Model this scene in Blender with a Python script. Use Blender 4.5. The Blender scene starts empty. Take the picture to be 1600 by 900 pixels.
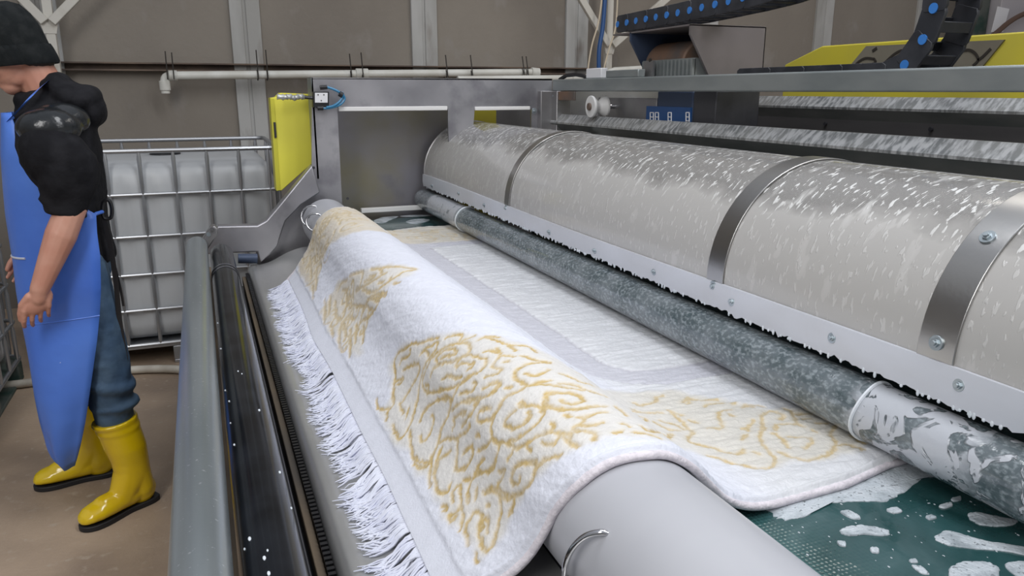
import bpy, bmesh, math, random
import numpy as np
from mathutils import Vector, Matrix
from math import sin, cos, pi, radians, atan2, hypot, sqrt

random.seed(7)
RNG = np.random.default_rng(11)
SC = bpy.context.scene
COL = SC.collection

# ------------------------------------------------------------------ camera
FPX = 1200.0
VX, VY = 305.0, 142.0
TH = math.atan((450 - VY) / FPX)
YA = math.atan((800 - VX) / hypot(FPX, 450 - VY))
CAM = Vector((0, 0, 1.5))
R_ = Vector((cos(YA), -sin(YA), 0))
F_ = Vector((sin(YA) * cos(TH), cos(YA) * cos(TH), -sin(TH)))
U_ = R_.cross(F_)
cd = bpy.data.cameras.new('camera')
cam = bpy.data.objects.new('camera', cd)
COL.objects.link(cam)
cd.sensor_width = 36.0
cd.lens = 36.0 * FPX / 1600.0
cd.clip_start = 0.02
cam.matrix_world = Matrix(((R_.x, U_.x, -F_.x, 0), (R_.y, U_.y, -F_.y, 0), (R_.z, U_.z, -F_.z, 1.5), (0, 0, 0, 1)))
SC.camera = cam

# ------------------------------------------------------------------ light
w = bpy.data.worlds.new('world'); SC.world = w; w.use_nodes = True
wn = w.node_tree.nodes; wl = w.node_tree.links
bg = wn['Background']
tc = wn.new('ShaderNodeTexCoord'); sp = wn.new('ShaderNodeSeparateXYZ'); cr = wn.new('ShaderNodeValToRGB')
wl.new(tc.outputs['Generated'], sp.inputs[0]); wl.new(sp.outputs['Z'], cr.inputs[0]); wl.new(cr.outputs[0], bg.inputs[0])
cr.color_ramp.elements[0].position = 0.0; cr.color_ramp.elements[0].color = (.30, .29, .29, 1)
cr.color_ramp.elements[1].position = 0.9; cr.color_ramp.elements[1].color = (.62, .66, .74, 1)
bg.inputs[1].default_value = 0.72
SC.view_settings.view_transform = 'Standard'
SC.view_settings.look = 'None'
SC.view_settings.exposure = 0.0
SC.view_settings.gamma = 1.0
SC.view_settings.use_curve_mapping = False

def area(name, loc, target, sx, sy, power, col=(1, 1, 1)):
    l = bpy.data.lights.new(name, 'AREA'); l.shape = 'RECTANGLE'; l.size = sx; l.size_y = sy
    l.energy = power; l.color = col
    o = bpy.data.objects.new(name, l); COL.objects.link(o); o.location = loc
    o.rotation_euler = (Vector(target) - Vector(loc)).to_track_quat('-Z', 'Y').to_euler()
    return o
area('hall_lamp', (1.2, 1.2, 4.6), (1.0, 1.6, 0), 0.5, 3.2, 66, (.95, .97, 1))
area('hall_lamp', (3.4, -1.2, 4.4), (1.2, 1.6, .8), 0.8, 3.2, 62, (.95, .97, 1))
area('hall_lamp', (-1.9, -.9, 3.9), (.3, 2.0, .8), 1.0, 3.2, 105, (1, .99, .97))
area('hall_lamp', (3.5, 3.2, 4.6), (3.5, 5.4, 1.2), 0.5, 2.4, 35, (1, .95, .88))

# ------------------------------------------------------------------ pixel helpers (photo frame 1600x900)
def ray(u, v):
    return R_ * (u - 800) + U_ * (450 - v) + F_ * FPX
def PX(u, v, c):
    d = ray(u, v); return CAM + d * ((c - CAM.x) / d.x)
def PY(u, v, c):
    d = ray(u, v); return CAM + d * ((c - CAM.y) / d.y)
def PZ(u, v, c):
    d = ray(u, v); return CAM + d * ((c - CAM.z) / d.z)

# ------------------------------------------------------------------ materials
def mat(name, base, rough=.5, metal=0., col2=None, nscale=4., lo=.4, hi=.6, detail=5., stretch=(1, 1, 1),
        col3=None, n3scale=30., lo3=.62, hi3=.7, stretch3=None, bump=0., bscale=60., bstretch=(1, 1, 1), vor=0., coat=0., spec=.5, rough2=None, bdist=.002, sheen=0.):
    m = bpy.data.materials.new(name); m.use_nodes = True
    N = m.node_tree.nodes; L = m.node_tree.links
    b = N['Principled BSDF']
    b.inputs['Roughness'].default_value = rough; b.inputs['Metallic'].default_value = metal
    b.inputs['Specular IOR Level'].default_value = spec
    b.inputs['Coat Weight'].default_value = coat; b.inputs['Coat Roughness'].default_value = .15
    b.inputs['Sheen Weight'].default_value = sheen
    b.inputs['Base Color'].default_value = (*base, 1)
    tc = N.new('ShaderNodeTexCoord')
    def noise(sc, st, dt=detail):
        mp = N.new('ShaderNodeMapping'); mp.inputs['Scale'].default_value = st
        L.new(tc.outputs['Object'], mp.inputs[0])
        n = N.new('ShaderNodeTexNoise'); n.inputs['Scale'].default_value = sc; n.inputs['Detail'].default_value = dt
        L.new(mp.outputs[0], n.inputs['Vector']); return n.outputs['Fac']
    cur = None
    if col2 is not None:
        if vor:
            mp = N.new('ShaderNodeMapping'); L.new(tc.outputs['Object'], mp.inputs[0]); mp.inputs['Scale'].default_value = stretch
            v = N.new('ShaderNodeTexVoronoi'); v.inputs['Scale'].default_value = vor; L.new(mp.outputs[0], v.inputs['Vector'])
            sx = N.new('ShaderNodeSeparateColor'); L.new(v.outputs['Color'], sx.inputs[0])
            ad = N.new('ShaderNodeMath'); ad.operation = 'ADD'
            mu = N.new('ShaderNodeMath'); mu.operation = 'MULTIPLY_ADD'; mu.inputs[1].default_value = .35; mu.inputs[2].default_value = -.17
            L.new(sx.outputs[0], mu.inputs[0]); L.new(mu.outputs[0], ad.inputs[0]); L.new(noise(nscale, stretch), ad.inputs[1]); src = ad.outputs[0]
        else:
            src = noise(nscale, stretch)
        r = N.new('ShaderNodeMapRange'); r.inputs[1].default_value = lo; r.inputs[2].default_value = hi; L.new(src, r.inputs[0])
        mx = N.new('ShaderNodeMix'); mx.data_type = 'RGBA'
        L.new(r.outputs[0], mx.inputs[0]); mx.inputs[6].default_value = (*base, 1); mx.inputs[7].default_value = (*col2, 1)
        cur = mx.outputs[2]
        if rough2 is not None:
            rr = N.new('ShaderNodeMapRange'); rr.inputs[3].default_value = rough; rr.inputs[4].default_value = rough2
            L.new(r.outputs[0], rr.inputs[0]); L.new(rr.outputs[0], b.inputs['Roughness'])
    if col3 is not None:
        r = N.new('ShaderNodeMapRange'); r.inputs[1].default_value = lo3; r.inputs[2].default_value = hi3
        L.new(noise(n3scale, stretch3 or stretch), r.inputs[0])
        mx = N.new('ShaderNodeMix'); mx.data_type = 'RGBA'; L.new(r.outputs[0], mx.inputs[0])
        if cur: L.new(cur, mx.inputs[6])
        else: mx.inputs[6].default_value = (*base, 1)
        mx.inputs[7].default_value = (*col3, 1); cur = mx.outputs[2]
    if cur: L.new(cur, b.inputs['Base Color'])
    if bump:
        bn = N.new('ShaderNodeBump'); bn.inputs['Strength'].default_value = bump; bn.inputs['Distance'].default_value = bdist
        L.new(noise(bscale, bstretch, 3.), bn.inputs['Height']); L.new(bn.outputs[0], b.inputs['Normal'])
    return m

M = {}
M['wall'] = mat('concrete_wall', (.255, .228, .195), .9, col2=(.18, .158, .136), nscale=.9, lo=.35, hi=.7, stretch=(1, 1, .6), col3=(.28, .26, .24), n3scale=5, lo3=.6, hi3=.8, bump=.3, bscale=25, bdist=.01)
M['pillar'] = mat('plaster_strip', (.34, .335, .32), .85, col2=(.44, .44, .43), nscale=4, stretch=(1, 1, .25), col3=(.24, .22, .20), n3scale=9, lo3=.58, hi3=.75, bump=.3, bscale=30, bdist=.006)
M['floor'] = mat('worn_concrete_floor', (.42, .315, .225), .6, col2=(.25, .185, .135), nscale=1.6, lo=.38, hi=.66, detail=8, col3=(.44, .36, .28), n3scale=22, lo3=.6, hi3=.76, bump=.4, bscale=50, bdist=.004, rough2=.38)
M['rust'] = mat('rusty_steel', (.085, .06, .048), .7, col2=(.16, .115, .085), nscale=6, stretch=(.6, 1, 1), bump=.3)
M['pvc'] = mat('white_pvc', (.68, .68, .64), .4, col2=(.58, .57, .52), nscale=5)
M['wire'] = mat('dark_wire', (.05, .045, .04), .5, .6)
M['cream'] = mat('cream_paint', (.56, .54, .49), .55, col2=(.40, .36, .30), nscale=7, lo=.5, hi=.75)
M['steel'] = mat('brushed_stainless_plate', (.36, .355, .38), .36, .85, col2=(.50, .49, .51), nscale=3.5, lo=.35, hi=.7, col3=(.24, .235, .26), n3scale=8, lo3=.55, hi3=.8, bump=.15, bscale=40, rough2=.46)
M['steel_soft'] = mat('dull_stainless', (.38, .375, .38), .4, .85, col2=(.28, .27, .275), nscale=5, lo=.4, hi=.7, bump=.1, bscale=60)
M['steel_back'] = mat('stainless_panel_yellow_reflection', (.31, .30, .33), .36, .6, col2=(.30, .275, .19), nscale=1.7, lo=.5, hi=.68, col3=(.22, .215, .24), n3scale=5, lo3=.6, hi3=.8)  # olive patches paint the yellow cover's reflection into the steel colour
M['chrome'] = mat('polished_steel', (.62, .62, .64), .16, 1.)
M['strap'] = mat('stainless_strap', (.43, .425, .42), .3, 1., col2=(.50, .49, .47), nscale=8, stretch=(1, .3, 1), bump=.08, bscale=120)
M['galv'] = mat('galvanised_tube', (.30, .345, .37), .3, .75, col2=(.46, .51, .54), nscale=9, lo=.35, hi=.65, stretch=(1, .10, 1), vor=0, col3=(.62, .66, .70), n3scale=110, lo3=.66, hi3=.72, stretch3=(1, 1, 1), bump=.25, bscale=90, bdist=.001)
M['galv_beam'] = mat('galvanised_beam', (.27, .30, .305), .45, .6, col2=(.36, .385, .385), nscale=7, stretch=(1, .35, 1), col3=(.16, .15, .13), n3scale=5, lo3=.6, hi3=.8)
M['rubber'] = mat('wet_black_rubber', (.006, .007, .009), .16, 0, col2=(.012, .014, .018), nscale=10, bump=.15, bscale=14, bstretch=(1, .6, 1), spec=.22)
M['dark'] = mat('dark_steel', (.05, .05, .055), .4, .6, col2=(.085, .085, .095), nscale=5, stretch=(1, .2, 1))
M['trough'] = mat('dull_trough_steel', (.13, .125, .125), .5, .5, col2=(.18, .17, .17), nscale=6, stretch=(1, .2, 1))
M['brown'] = mat('brown_stained_strip', (.20, .15, .10), .55, .2, col2=(.10, .085, .07), nscale=7, stretch=(1, .3, 1))
M['bedsteel'] = mat('wet_chute_steel', (.40, .40, .40), .34, .6, col2=(.50, .50, .49), nscale=6, stretch=(1, .25, 1), col3=(.75, .76, .8), n3scale=70, lo3=.73, hi3=.76, bump=.25, bscale=45)
M['drum'] = mat('grey_plastic_drum', (.42, .425, .46), .30, 0, col2=(.48, .485, .515), nscale=2.5, lo=.35, hi=.7, stretch=(1, 1.4, 1), bump=.04, bscale=12, spec=.4)
M['plastic'] = mat('white_plastic_strip', (.62, .64, .70), .34, 0, col2=(.55, .56, .60), nscale=5, stretch=(1, .4, 1), bump=.05, bscale=30)
M['white'] = mat('white_nylon', (.72, .71, .70), .45)
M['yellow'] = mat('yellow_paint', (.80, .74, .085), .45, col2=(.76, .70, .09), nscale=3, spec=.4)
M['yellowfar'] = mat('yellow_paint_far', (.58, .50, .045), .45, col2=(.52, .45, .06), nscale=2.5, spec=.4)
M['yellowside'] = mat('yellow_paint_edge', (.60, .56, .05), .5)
M['logo'] = mat('grey_logo_plate', (.19, .17, .13), .5, .2, col2=(.23, .21, .165), nscale=4)
M['ink'] = mat('black_lettering', (.03, .025, .02), .5)
M['chain'] = mat('black_nylon_chain', (.022, .024, .03), .45, col2=(.04, .042, .05), nscale=10)
M['bluepin'] = mat('blue_plastic_pin', (.04, .19, .55), .4)
M['bluetube'] = mat('blue_air_tube', (.03, .20, .38), .3)
M['bluebox'] = mat('blue_painted_steel', (.02, .08, .24), .45)
M['navy'] = mat('dark_blue_motor', (.05, .07, .12), .5, .3)
M['hopper'] = mat('bead_blasted_stainless', (.27, .24, .24), .48, .6, col2=(.22, .20, .20), nscale=4, bump=.1)
M['motor'] = mat('dusty_motor_paint', (.12, .10, .09), .6, .2, col2=(.20, .12, .08), nscale=6)
M['black'] = mat('black_plastic', (.012, .012, .014), .4)
M['tape'] = mat('silver_tape', (.52, .53, .53), .4, .5, bump=.4, bscale=60)
M['ibc'] = mat('translucent_tank_plastic', (.47, .485, .50), .38, 0, col2=(.40, .41, .42), nscale=2, lo=.4, hi=.7)
M['cage'] = mat('galvanised_cage_tube', (.40, .41, .43), .35, .8)
M['green'] = mat('dark_green_pallet', (.03, .06, .05), .6, col2=(.09, .10, .09), nscale=8)
M['hose'] = mat('dirty_white_hose', (.55, .52, .45), .5, col2=(.42, .38, .32), nscale=8)
M['skin'] = mat('skin', (.50, .235, .165), .5, 0, col2=(.56, .30, .22), nscale=14, lo=.4, hi=.7, bump=.06, bscale=120)
M['knit'] = mat('black_knit', (.010, .012, .013), .9, col2=(.018, .02, .021), nscale=30, bump=.5, bscale=180, spec=.15)
M['fleece'] = mat('black_fleece', (.008, .008, .010), .85, col2=(.016, .016, .019), nscale=12, bump=.5, bscale=26, bdist=.012, spec=.15)
M['leather'] = mat('wet_black_leather', (.014, .016, .018), .22, col2=(.02, .022, .024), nscale=10, bump=.5, bscale=18, bdist=.01)
M['apron'] = mat('blue_vinyl_apron', (.06, .16, .60), .36, 0, col2=(.085, .21, .68), nscale=3, lo=.35, hi=.7, bump=.3, bscale=7, bdist=.02, col3=(.5, .58, .8), n3scale=45, lo3=.74, hi3=.77)
M['denim'] = mat('blue_denim', (.035, .075, .14), .75, col2=(.075, .13, .20), nscale=10, lo=.35, hi=.65, bump=.5, bscale=22, bdist=.01)
M['boot'] = mat('yellow_pvc_boot', (.74, .52, .005), .16, 0, col2=(.66, .44, .01), nscale=5, coat=.4, bump=.12, bscale=10, bdist=.006)
M['sole'] = mat('black_rubber_sole', (.012, .012, .014), .6)
M['hair'] = mat('dark_hair', (.03, .022, .016), .7, bump=.5, bscale=150)
M['eye'] = mat('eye_dark', (.05, .04, .035), .2)
M['paper'] = mat('white_paper', (.72, .72, .74), .6)
M['cabinet'] = mat('grey_cabinet', (.40, .38, .40), .5)
M['cablebrown'] = mat('brown_cable', (.09, .045, .025), .5)
M['cord'] = mat('cream_cord', (.58, .50, .38), .7)
def foam_mat():
    m = bpy.data.materials.new('soap_foam'); m.use_nodes = True; N = m.node_tree.nodes; L = m.node_tree.links; b = N['Principled BSDF']; out = N['Material Output']
    tc = N.new('ShaderNodeTexCoord')
    n1 = N.new('ShaderNodeTexNoise'); n1.inputs['Scale'].default_value = 22; n1.inputs['Detail'].default_value = 6; L.new(tc.outputs['Object'], n1.inputs['Vector'])
    v = N.new('ShaderNodeTexVoronoi'); v.inputs['Scale'].default_value = 210; L.new(tc.outputs['Object'], v.inputs['Vector'])
    r = N.new('ShaderNodeMapRange'); r.inputs[1].default_value = .3; r.inputs[2].default_value = .7; L.new(n1.outputs['Fac'], r.inputs[0])
    mx = N.new('ShaderNodeMix'); mx.data_type = 'RGBA'; L.new(r.outputs[0], mx.inputs[0]); mx.inputs[6].default_value = (.46, .52, .56, 1); mx.inputs[7].default_value = (.62, .66, .70, 1)
    L.new(mx.outputs[2], b.inputs['Base Color']); b.inputs['Roughness'].default_value = .3
    # thin places and popped bubbles let the belt show through
    h = N.new('ShaderNodeMapRange'); h.inputs[1].default_value = .33; h.inputs[2].default_value = .50; h.inputs[3].default_value = .50; h.inputs[4].default_value = .90; L.new(n1.outputs['Fac'], h.inputs[0])
    n2 = N.new('ShaderNodeTexNoise'); n2.inputs['Scale'].default_value = 150; n2.inputs['Detail'].default_value = 1; L.new(tc.outputs['Object'], n2.inputs['Vector'])
    g = N.new('ShaderNodeMapRange'); g.inputs[1].default_value = .66; g.inputs[2].default_value = .70; g.inputs[3].default_value = 1; g.inputs[4].default_value = .25; L.new(n2.outputs['Fac'], g.inputs[0])
    q = N.new('ShaderNodeMath'); q.operation = 'MULTIPLY'; L.new(h.outputs[0], q.inputs[0]); L.new(g.outputs[0], q.inputs[1])
    L.new(q.outputs[0], b.inputs['Alpha'])
    bp = N.new('ShaderNodeBump'); bp.inputs['Strength'].default_value = .5; bp.inputs['Distance'].default_value = .002; L.new(v.outputs['Distance'], bp.inputs['Height']); L.new(bp.outputs[0], b.inputs['Normal'])
    return m
M['film'] = foam_mat()
M['foam'] = mat('soap_foam', (.72, .75, .80), .5, 0, col2=(.60, .66, .70), nscale=25, lo=.4, hi=.7, col3=(.25, .32, .34), n3scale=120, lo3=.68, hi3=.72, bump=.6, bscale=140, bdist=.003)
M['yarn'] = mat('white_cotton_yarn', (.74, .76, .86), .85, col2=(.66, .68, .80), nscale=25, sheen=.1)
M['backing'] = mat('carpet_backing_felt', (.74, .69, .73), .95, col2=(.62, .58, .62), nscale=90, lo=.4, hi=.6, bump=.8, bscale=220)

# ------------------------------------------------------------------ mesh helpers
class MB:
    def __init__(s): s.v = []; s.f = []
    def add(s, vs, fs):
        o = len(s.v); s.v += [tuple(p) for p in vs]; s.f += [tuple(i + o for i in f) for f in fs]; return s
    def box(s, a, b, rot=0, bev=0):
        x0, y0, z0 = [min(p, q) for p, q in zip(a, b)]; x1, y1, z1 = [max(p, q) for p, q in zip(a, b)]
        vs = [(x, y, z) for z in (z0, z1) for y in (y0, y1) for x in (x0, x1)]
        return s.add(vs, [(0, 2, 3, 1), (4, 5, 7, 6), (0, 1, 5, 4), (2, 6, 7, 3), (0, 4, 6, 2), (1, 3, 7, 5)])
    def rings(s, rs, cap=True, closed=False):
        n = len(rs[0]); vs = [p for r in rs for p in r]; fs = []
        m = len(rs)
        for i in range(m if closed else m - 1):
            a = i * n; b = ((i + 1) % m) * n
            for k in range(n):
                k2 = (k + 1) % n; fs.append((a + k, a + k2, b + k2, b + k))
        if cap and not closed:
            fs.append(tuple(range(n - 1, -1, -1))); fs.append(tuple((m - 1) * n + k for k in range(n)))
        return s.add(vs, fs)
    def tube(s, pts, r, n=10, cap=True, closed=False, phase=0.):
        pts = [Vector(p) for p in pts]; m = len(pts); rs = []
        rr = r if isinstance(r, (list, tuple)) else [r] * m
        prev = None
        for i, p in enumerate(pts):
            if closed: t = pts[(i + 1) % m] - pts[i - 1]
            else: t = pts[min(i + 1, m - 1)] - pts[max(i - 1, 0)]
            t = t.normalized() if t.length > 1e-9 else Vector((0, 0, 1))
            if prev is None:
                a = Vector((0, 0, 1)) if abs(t.z) < .9 else Vector((1, 0, 0))
                u = t.cross(a).normalized()
            else:
                u = (prev - t * prev.dot(t)).normalized()
            prev = u; v = t.cross(u)
            rs.append([tuple(p + (u * cos(2 * pi * k / n + phase) + v * sin(2 * pi * k / n + phase)) * rr[i]) for k in range(n)])
        return s.rings(rs, cap, closed)
    def prism(s, poly, ax, c0, c1):
        """poly: 2D points; ax: axis of extrusion"""
        def P(a, b, c):
            return (c, a, b) if ax == 0 else ((a, c, b) if ax == 1 else (a, b, c))
        n = len(poly)
        vs = [P(a, b, c0) for a, b in poly] + [P(a, b, c1) for a, b in poly]
        fs = [tuple(range(n)), tuple(range(2 * n - 1, n - 1, -1))] + [(k, n + k, n + (k + 1) % n, (k + 1) % n) for k in range(n)]
        return s.add(vs, fs)
    def ell(s, c, r, nu=16, nv=10, rot=None):
        c = Vector(c); vs = []; fs = []
        for j in range(1, nv):
            ph = pi * j / nv
            for i in range(nu):
                q = Vector((r[0] * sin(ph) * cos(2 * pi * i / nu), r[1] * sin(ph) * sin(2 * pi * i / nu), r[2] * cos(ph)))
                if rot: q = rot @ q
                vs.append(c + q)
        t = Vector((0, 0, r[2])); 
        if rot: t = rot @ t
        vs += [c + t, c - t]; T = len(vs) - 2; B = T + 1
        for j in range(nv - 2):
            for i in range(nu):
                a = j * nu + i; b = j * nu + (i + 1) % nu
                fs.append((a, a + nu, b + nu, b))
        for i in range(nu):
            fs.append((T, i, (i + 1) % nu)); fs.append((B, (nv - 2) * nu + (i + 1) % nu, (nv - 2) * nu + i))
        return s.add(vs, fs)
    def capsule(s, p0, r0, p1, r1, n=14):
        p0 = Vector(p0); p1 = Vector(p1); s.tube([p0, p0.lerp(p1, .33), p0.lerp(p1, .66), p1], [r0, r0 + (r1 - r0) * .33, r0 + (r1 - r0) * .66, r1], n)
        s.ell(p0, (r0,) * 3, n, 8); s.ell(p1, (r1,) * 3, n, 8); return s
    def build(s, name, m, parent=None, smooth=True, bevel=0, loc=None, angle=40, seg=2):
        me = bpy.data.meshes.new(name); me.from_pydata(s.v, [], s.f)
        bm = bmesh.new(); bm.from_mesh(me); bmesh.ops.recalc_face_normals(bm, faces=bm.faces); bm.to_mesh(me); bm.free()
        o = bpy.data.objects.new(name, me); COL.objects.link(o); me.materials.append(m)
        if smooth:
            me.shade_smooth()
            me.set_sharp_from_angle(angle=radians(angle))
        if bevel:
            md = o.modifiers.new('bevel', 'BEVEL'); md.width = bevel; md.segments = seg; md.limit_method = 'ANGLE'; md.angle_limit = radians(35)
        if parent is not None: adopt(o, parent)
        return o

def world_loc(o):
    l = Vector(o.location)
    return l
def adopt(o, parent):
    """keep the child's world coordinates while parenting it"""
    o.parent = parent
    # every Empty stands unrotated at its thing's base; parts keep world coordinates in their mesh
    off = Vector(parent.get('_w', parent.location))
    o.matrix_parent_inverse = Matrix.Translation(-Vector(parent.location)) if parent.type == 'EMPTY' else Matrix.Identity(4)

def tag(o, label=None, cat=None, group=None, kind=None):
    if label: o['label'] = label
    if cat: o['category'] = cat
    if group: o['group'] = group
    if kind: o['kind'] = kind
    return o
def thing(name, loc, label, cat, group=None):
    o = bpy.data.objects.new(name, None); COL.objects.link(o); o.location = loc; o.empty_display_size = .1
    return tag(o, label, cat, group)
def struct(name, mb, m, **k):
    return tag(mb.build(name, m, **k), kind='structure')
def remesh(o, voxel, smooth=6, fac=.5):
    md = o.modifiers.new('join', 'REMESH'); md.mode = 'VOXEL'; md.voxel_size = voxel; md.use_smooth_shade = True
    sm = o.modifiers.new('smooth', 'SMOOTH'); sm.iterations = smooth; sm.factor = fac
def catmull(P, n=6, closed=False):
    P = [Vector(p) for p in P]
    if len(P) < 3 and not closed:
        return [P[0].lerp(P[-1], k / n) for k in range(n + 1)]
    Q = [P[-1]] + P + [P[0], P[1]] if closed else [P[0] * 2 - P[1]] + P + [P[-1] * 2 - P[-2]]
    out = []
    for i in range(1, len(Q) - 2):
        a, b, c, d = Q[i - 1:i + 3]
        for k in range(n):
            t = k / n
            out.append(.5 * ((2 * b) + (c - a) * t + (2 * a - 5 * b + 4 * c - d) * t * t + (3 * b - 3 * c + d - a) * t ** 3))
    if not closed: out.append(P[-1])
    return out

# ================================================================== SETTING
WY = 6.2
struct('floor', MB().box((-8, -4, -.1), (13, WY, 0)), M['floor'])
struct('wall_back', MB().box((-8, WY, 0), (13, WY + .2, 5.0)), M['wall'])
n = 0
for x in (-.92, .38, 1.72, 3.06, 4.39, 5.73, 7.04, 8.4):
    n += 1
    mb = MB()
    wd = .10
    mb.box((x - wd, WY - .03, .02), (x - .012, WY + .01, 4.9)); mb.box((x + .012, WY - .025, .02), (x + wd + .01, WY + .01, 4.9)); mb.box((x - .02, WY - .015, .02), (x + .02, WY + .01, 4.9))
    struct('trim_%d' % n, mb, M['pillar'], bevel=.004)
# rusty channel along the wall
mb = MB().prism([(WY, 1.635), (WY - .09, 1.635), (WY - .09, 1.645), (WY - .012, 1.645), (WY - .012, 1.682), (WY - .09, 1.682), (WY - .09, 1.692), (WY, 1.692)], 0, -8, 13)
struct('trim_%d' % (n + 1), mb, M['rust'])

# ---- white steel truss posts in front of the wall
def bar(mb, a, b, hw, hd):
    a = Vector(a); b = Vector(b); t = (b - a).normalized(); y = Vector((0, 1, 0)); u = t.cross(y).normalized()
    r = [[tuple(p + u * i * hw + y * j * hd) for i, j in ((-1, -1), (1, -1), (1, 1), (-1, 1))] for p in (a, b)]
    return mb.rings(r)
def truss(x, Y, zj, label, dx1, dx2, foot):
    t = thing('truss_post', (x, Y, 0), label, 'steel post', 'cream truss posts along the wall')
    MB().box((x - .028, Y - .028, 0), (x + .028, Y + .028, foot)).build('post', M['cream'], t, bevel=.004)
    for s, dx in ((-1, dx1), (1, dx2)):
        bar(MB(), (x + s * .02, Y - .045, zj + .02), (x + s * (.02 + dx), Y - .045, zj + .02 + 1.0), .027, .02).build('brace', M['cream'], t, bevel=.004)
    MB().prism([(x - .06, zj + .05), (x + .06, zj + .05), (x + .035, zj - .05), (x - .035, zj - .05)], 1, Y - .032, Y - .022).build('gusset_plate', M['cream'], t)
    return t
a = PY(72, 35, 5.95)
truss(a.x + .02, 5.95, a.z - .02, 'cream painted steel truss post behind the worker in black hat', .8, 1.0, 3.9)
a = PY(950, 75, 5.95)
truss(a.x, 5.95, a.z, 'cream painted steel truss post beside the hanging blue cable', .75, 1.3, 3.9)

def cable(name, pts, r, m, label, cat, group=None):
    o = MB().tube(catmull(pts, 8), r, 8).build(name, m); return tag(o, label, cat, group)
cable('power_cable', [PY(943, -30, 5.8), PY(936, 30, 5.8), PY(925, 70, 5.8), PY(919, 106, 5.8), PY(918, 130, 5.8)], .007, M['cord'], 'thin cream cable hanging at the left of the dark blue one', 'cable')
cable('power_cable', [PY(966, -30, 5.8), PY(962, 40, 5.8), PY(952, 75, 5.8), PY(944, 106, 5.8), PY(942, 130, 5.8)], .007, M['cord'], 'thin cream cable crossing in front of the right truss post', 'cable')
cable('hanging_cable', [PY(947, -30, 5.85), PY(942, 40, 5.85), PY(936, 80, 5.85), PY(936, 130, 5.85)], .018, M['bluebox'], 'dark blue cable hanging beside the right truss post', 'cable')

# ---- upper and lower white pipes with wire hangers
YP = 6.0
def pvc(name, pts, r, label, hang, fittings):
    t = thing(name, (pts[0][0], YP, pts[0][2]), label, 'pipe')
    MB().tube(pts, r, 14).build('pipe', M['pvc'], t)
    for (p, q, rr) in fittings:
        MB().tube([p, q], rr, 14).build('pipe_coupling', M['pvc'], t, bevel=.003)
    for (u, v0, v1) in hang:
        a = PY(u, v0, YP - .02 - r); b = PY(u + 4, v1, YP - .04 - r)
        MB().tube([a, b], .0045, 6).tube([Vector((b.x, YP + (r + .006) * cos(k * pi / 8), b.z + .0 + (r + .006) * (sin(k * pi / 8) + 0) + (r))) for k in range(16)], .004, 5, closed=True).build('wire_hanger', M['wire'], t)
    return t
a = PY(256, 118, YP); b = PY(838, 113, YP); c = PY(256, 146, YP)
rp = .029
pts = catmull([(a.x, YP, c.z), (a.x, YP, a.z - .05), (a.x + .012, YP, a.z - .012), (a.x + .05, YP, a.z)], 4) + [Vector((b.x, YP, b.z))]
pvc('drain_pipe', pts, rp, 'long white plastic pipe hung on wires along the wall, elbow at its left', [(258, 80, 124), (268, 82, 124), (400, 78, 124), (415, 78, 124), (546, 84, 124), (564, 82, 124), (696, 86, 122), (735, 86, 122), (816, 88, 120), (822, 88, 120)],
    [((a.x, YP, a.z - .10), (a.x, YP, a.z - .035), .036), ((a.x + .03, YP, a.z), (a.x + .085, YP, a.z), .036), (PY(556, 115, YP), PY(575, 115, YP), .038), (PY(830, 113, YP), PY(842, 114, YP), .04)])
a = PY(715, 124, YP - .1); b = PY(1008, 107, YP - .1)
t = thing('drain_pipe', a, 'second white plastic pipe just above the steel frame, lower than the long one', 'pipe')
MB().tube([a, PY(900, 122, YP - .1), PY(932, 120, YP - .1), PY(960, 110, YP - .1), b], .026, 12).build('pipe', M['pvc'], t)
MB().tube([PY(893, 122, YP - .1), PY(907, 121, YP - .1)], .034, 12).build('pipe_coupling', M['pvc'], t, bevel=.003)

# ---- cabinet with paper and brown cable at the upper right
t = thing('electrical_cabinet', PY(1590, 60, 5.6), 'pale grey cabinet on the wall at the upper right, sheet of paper on it', 'cabinet')
a = PY(1556, 66, 5.6); b = PY(1680, -60, 5.6)
MB().box((a.x, 5.6, a.z - .05), (b.x, 5.9, b.z)).build('body', M['cabinet'], t, bevel=.008)
MB().prism([(PY(u, v, 5.59).x, PY(u, v, 5.59).z) for u, v in ((1549, 50), (1559, 10), (1577, 14), (1567, 50))], 1, 5.588, 5.594).build('paper_sheet', M['paper'], t)
cable('hanging_cable', [PY(1535, 66, 5.5), PY(1556, 52, 5.5), PY(1575, 36, 5.5), PY(1595, 24, 5.5), PY(1630, 10, 5.5)], .025, M['cablebrown'], 'thick brown cable looping across the pale grey cabinet', 'cable')
t = MB().box((PY(1526, 0, 5.7).x, 5.7, 0), (PY(1548, 0, 5.7).x, 5.78, 3.4)).build('wall_post', M['green'], None, bevel=.004); tag(t, 'dark greenish steel post left of the pale grey cabinet', 'steel post')
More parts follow.
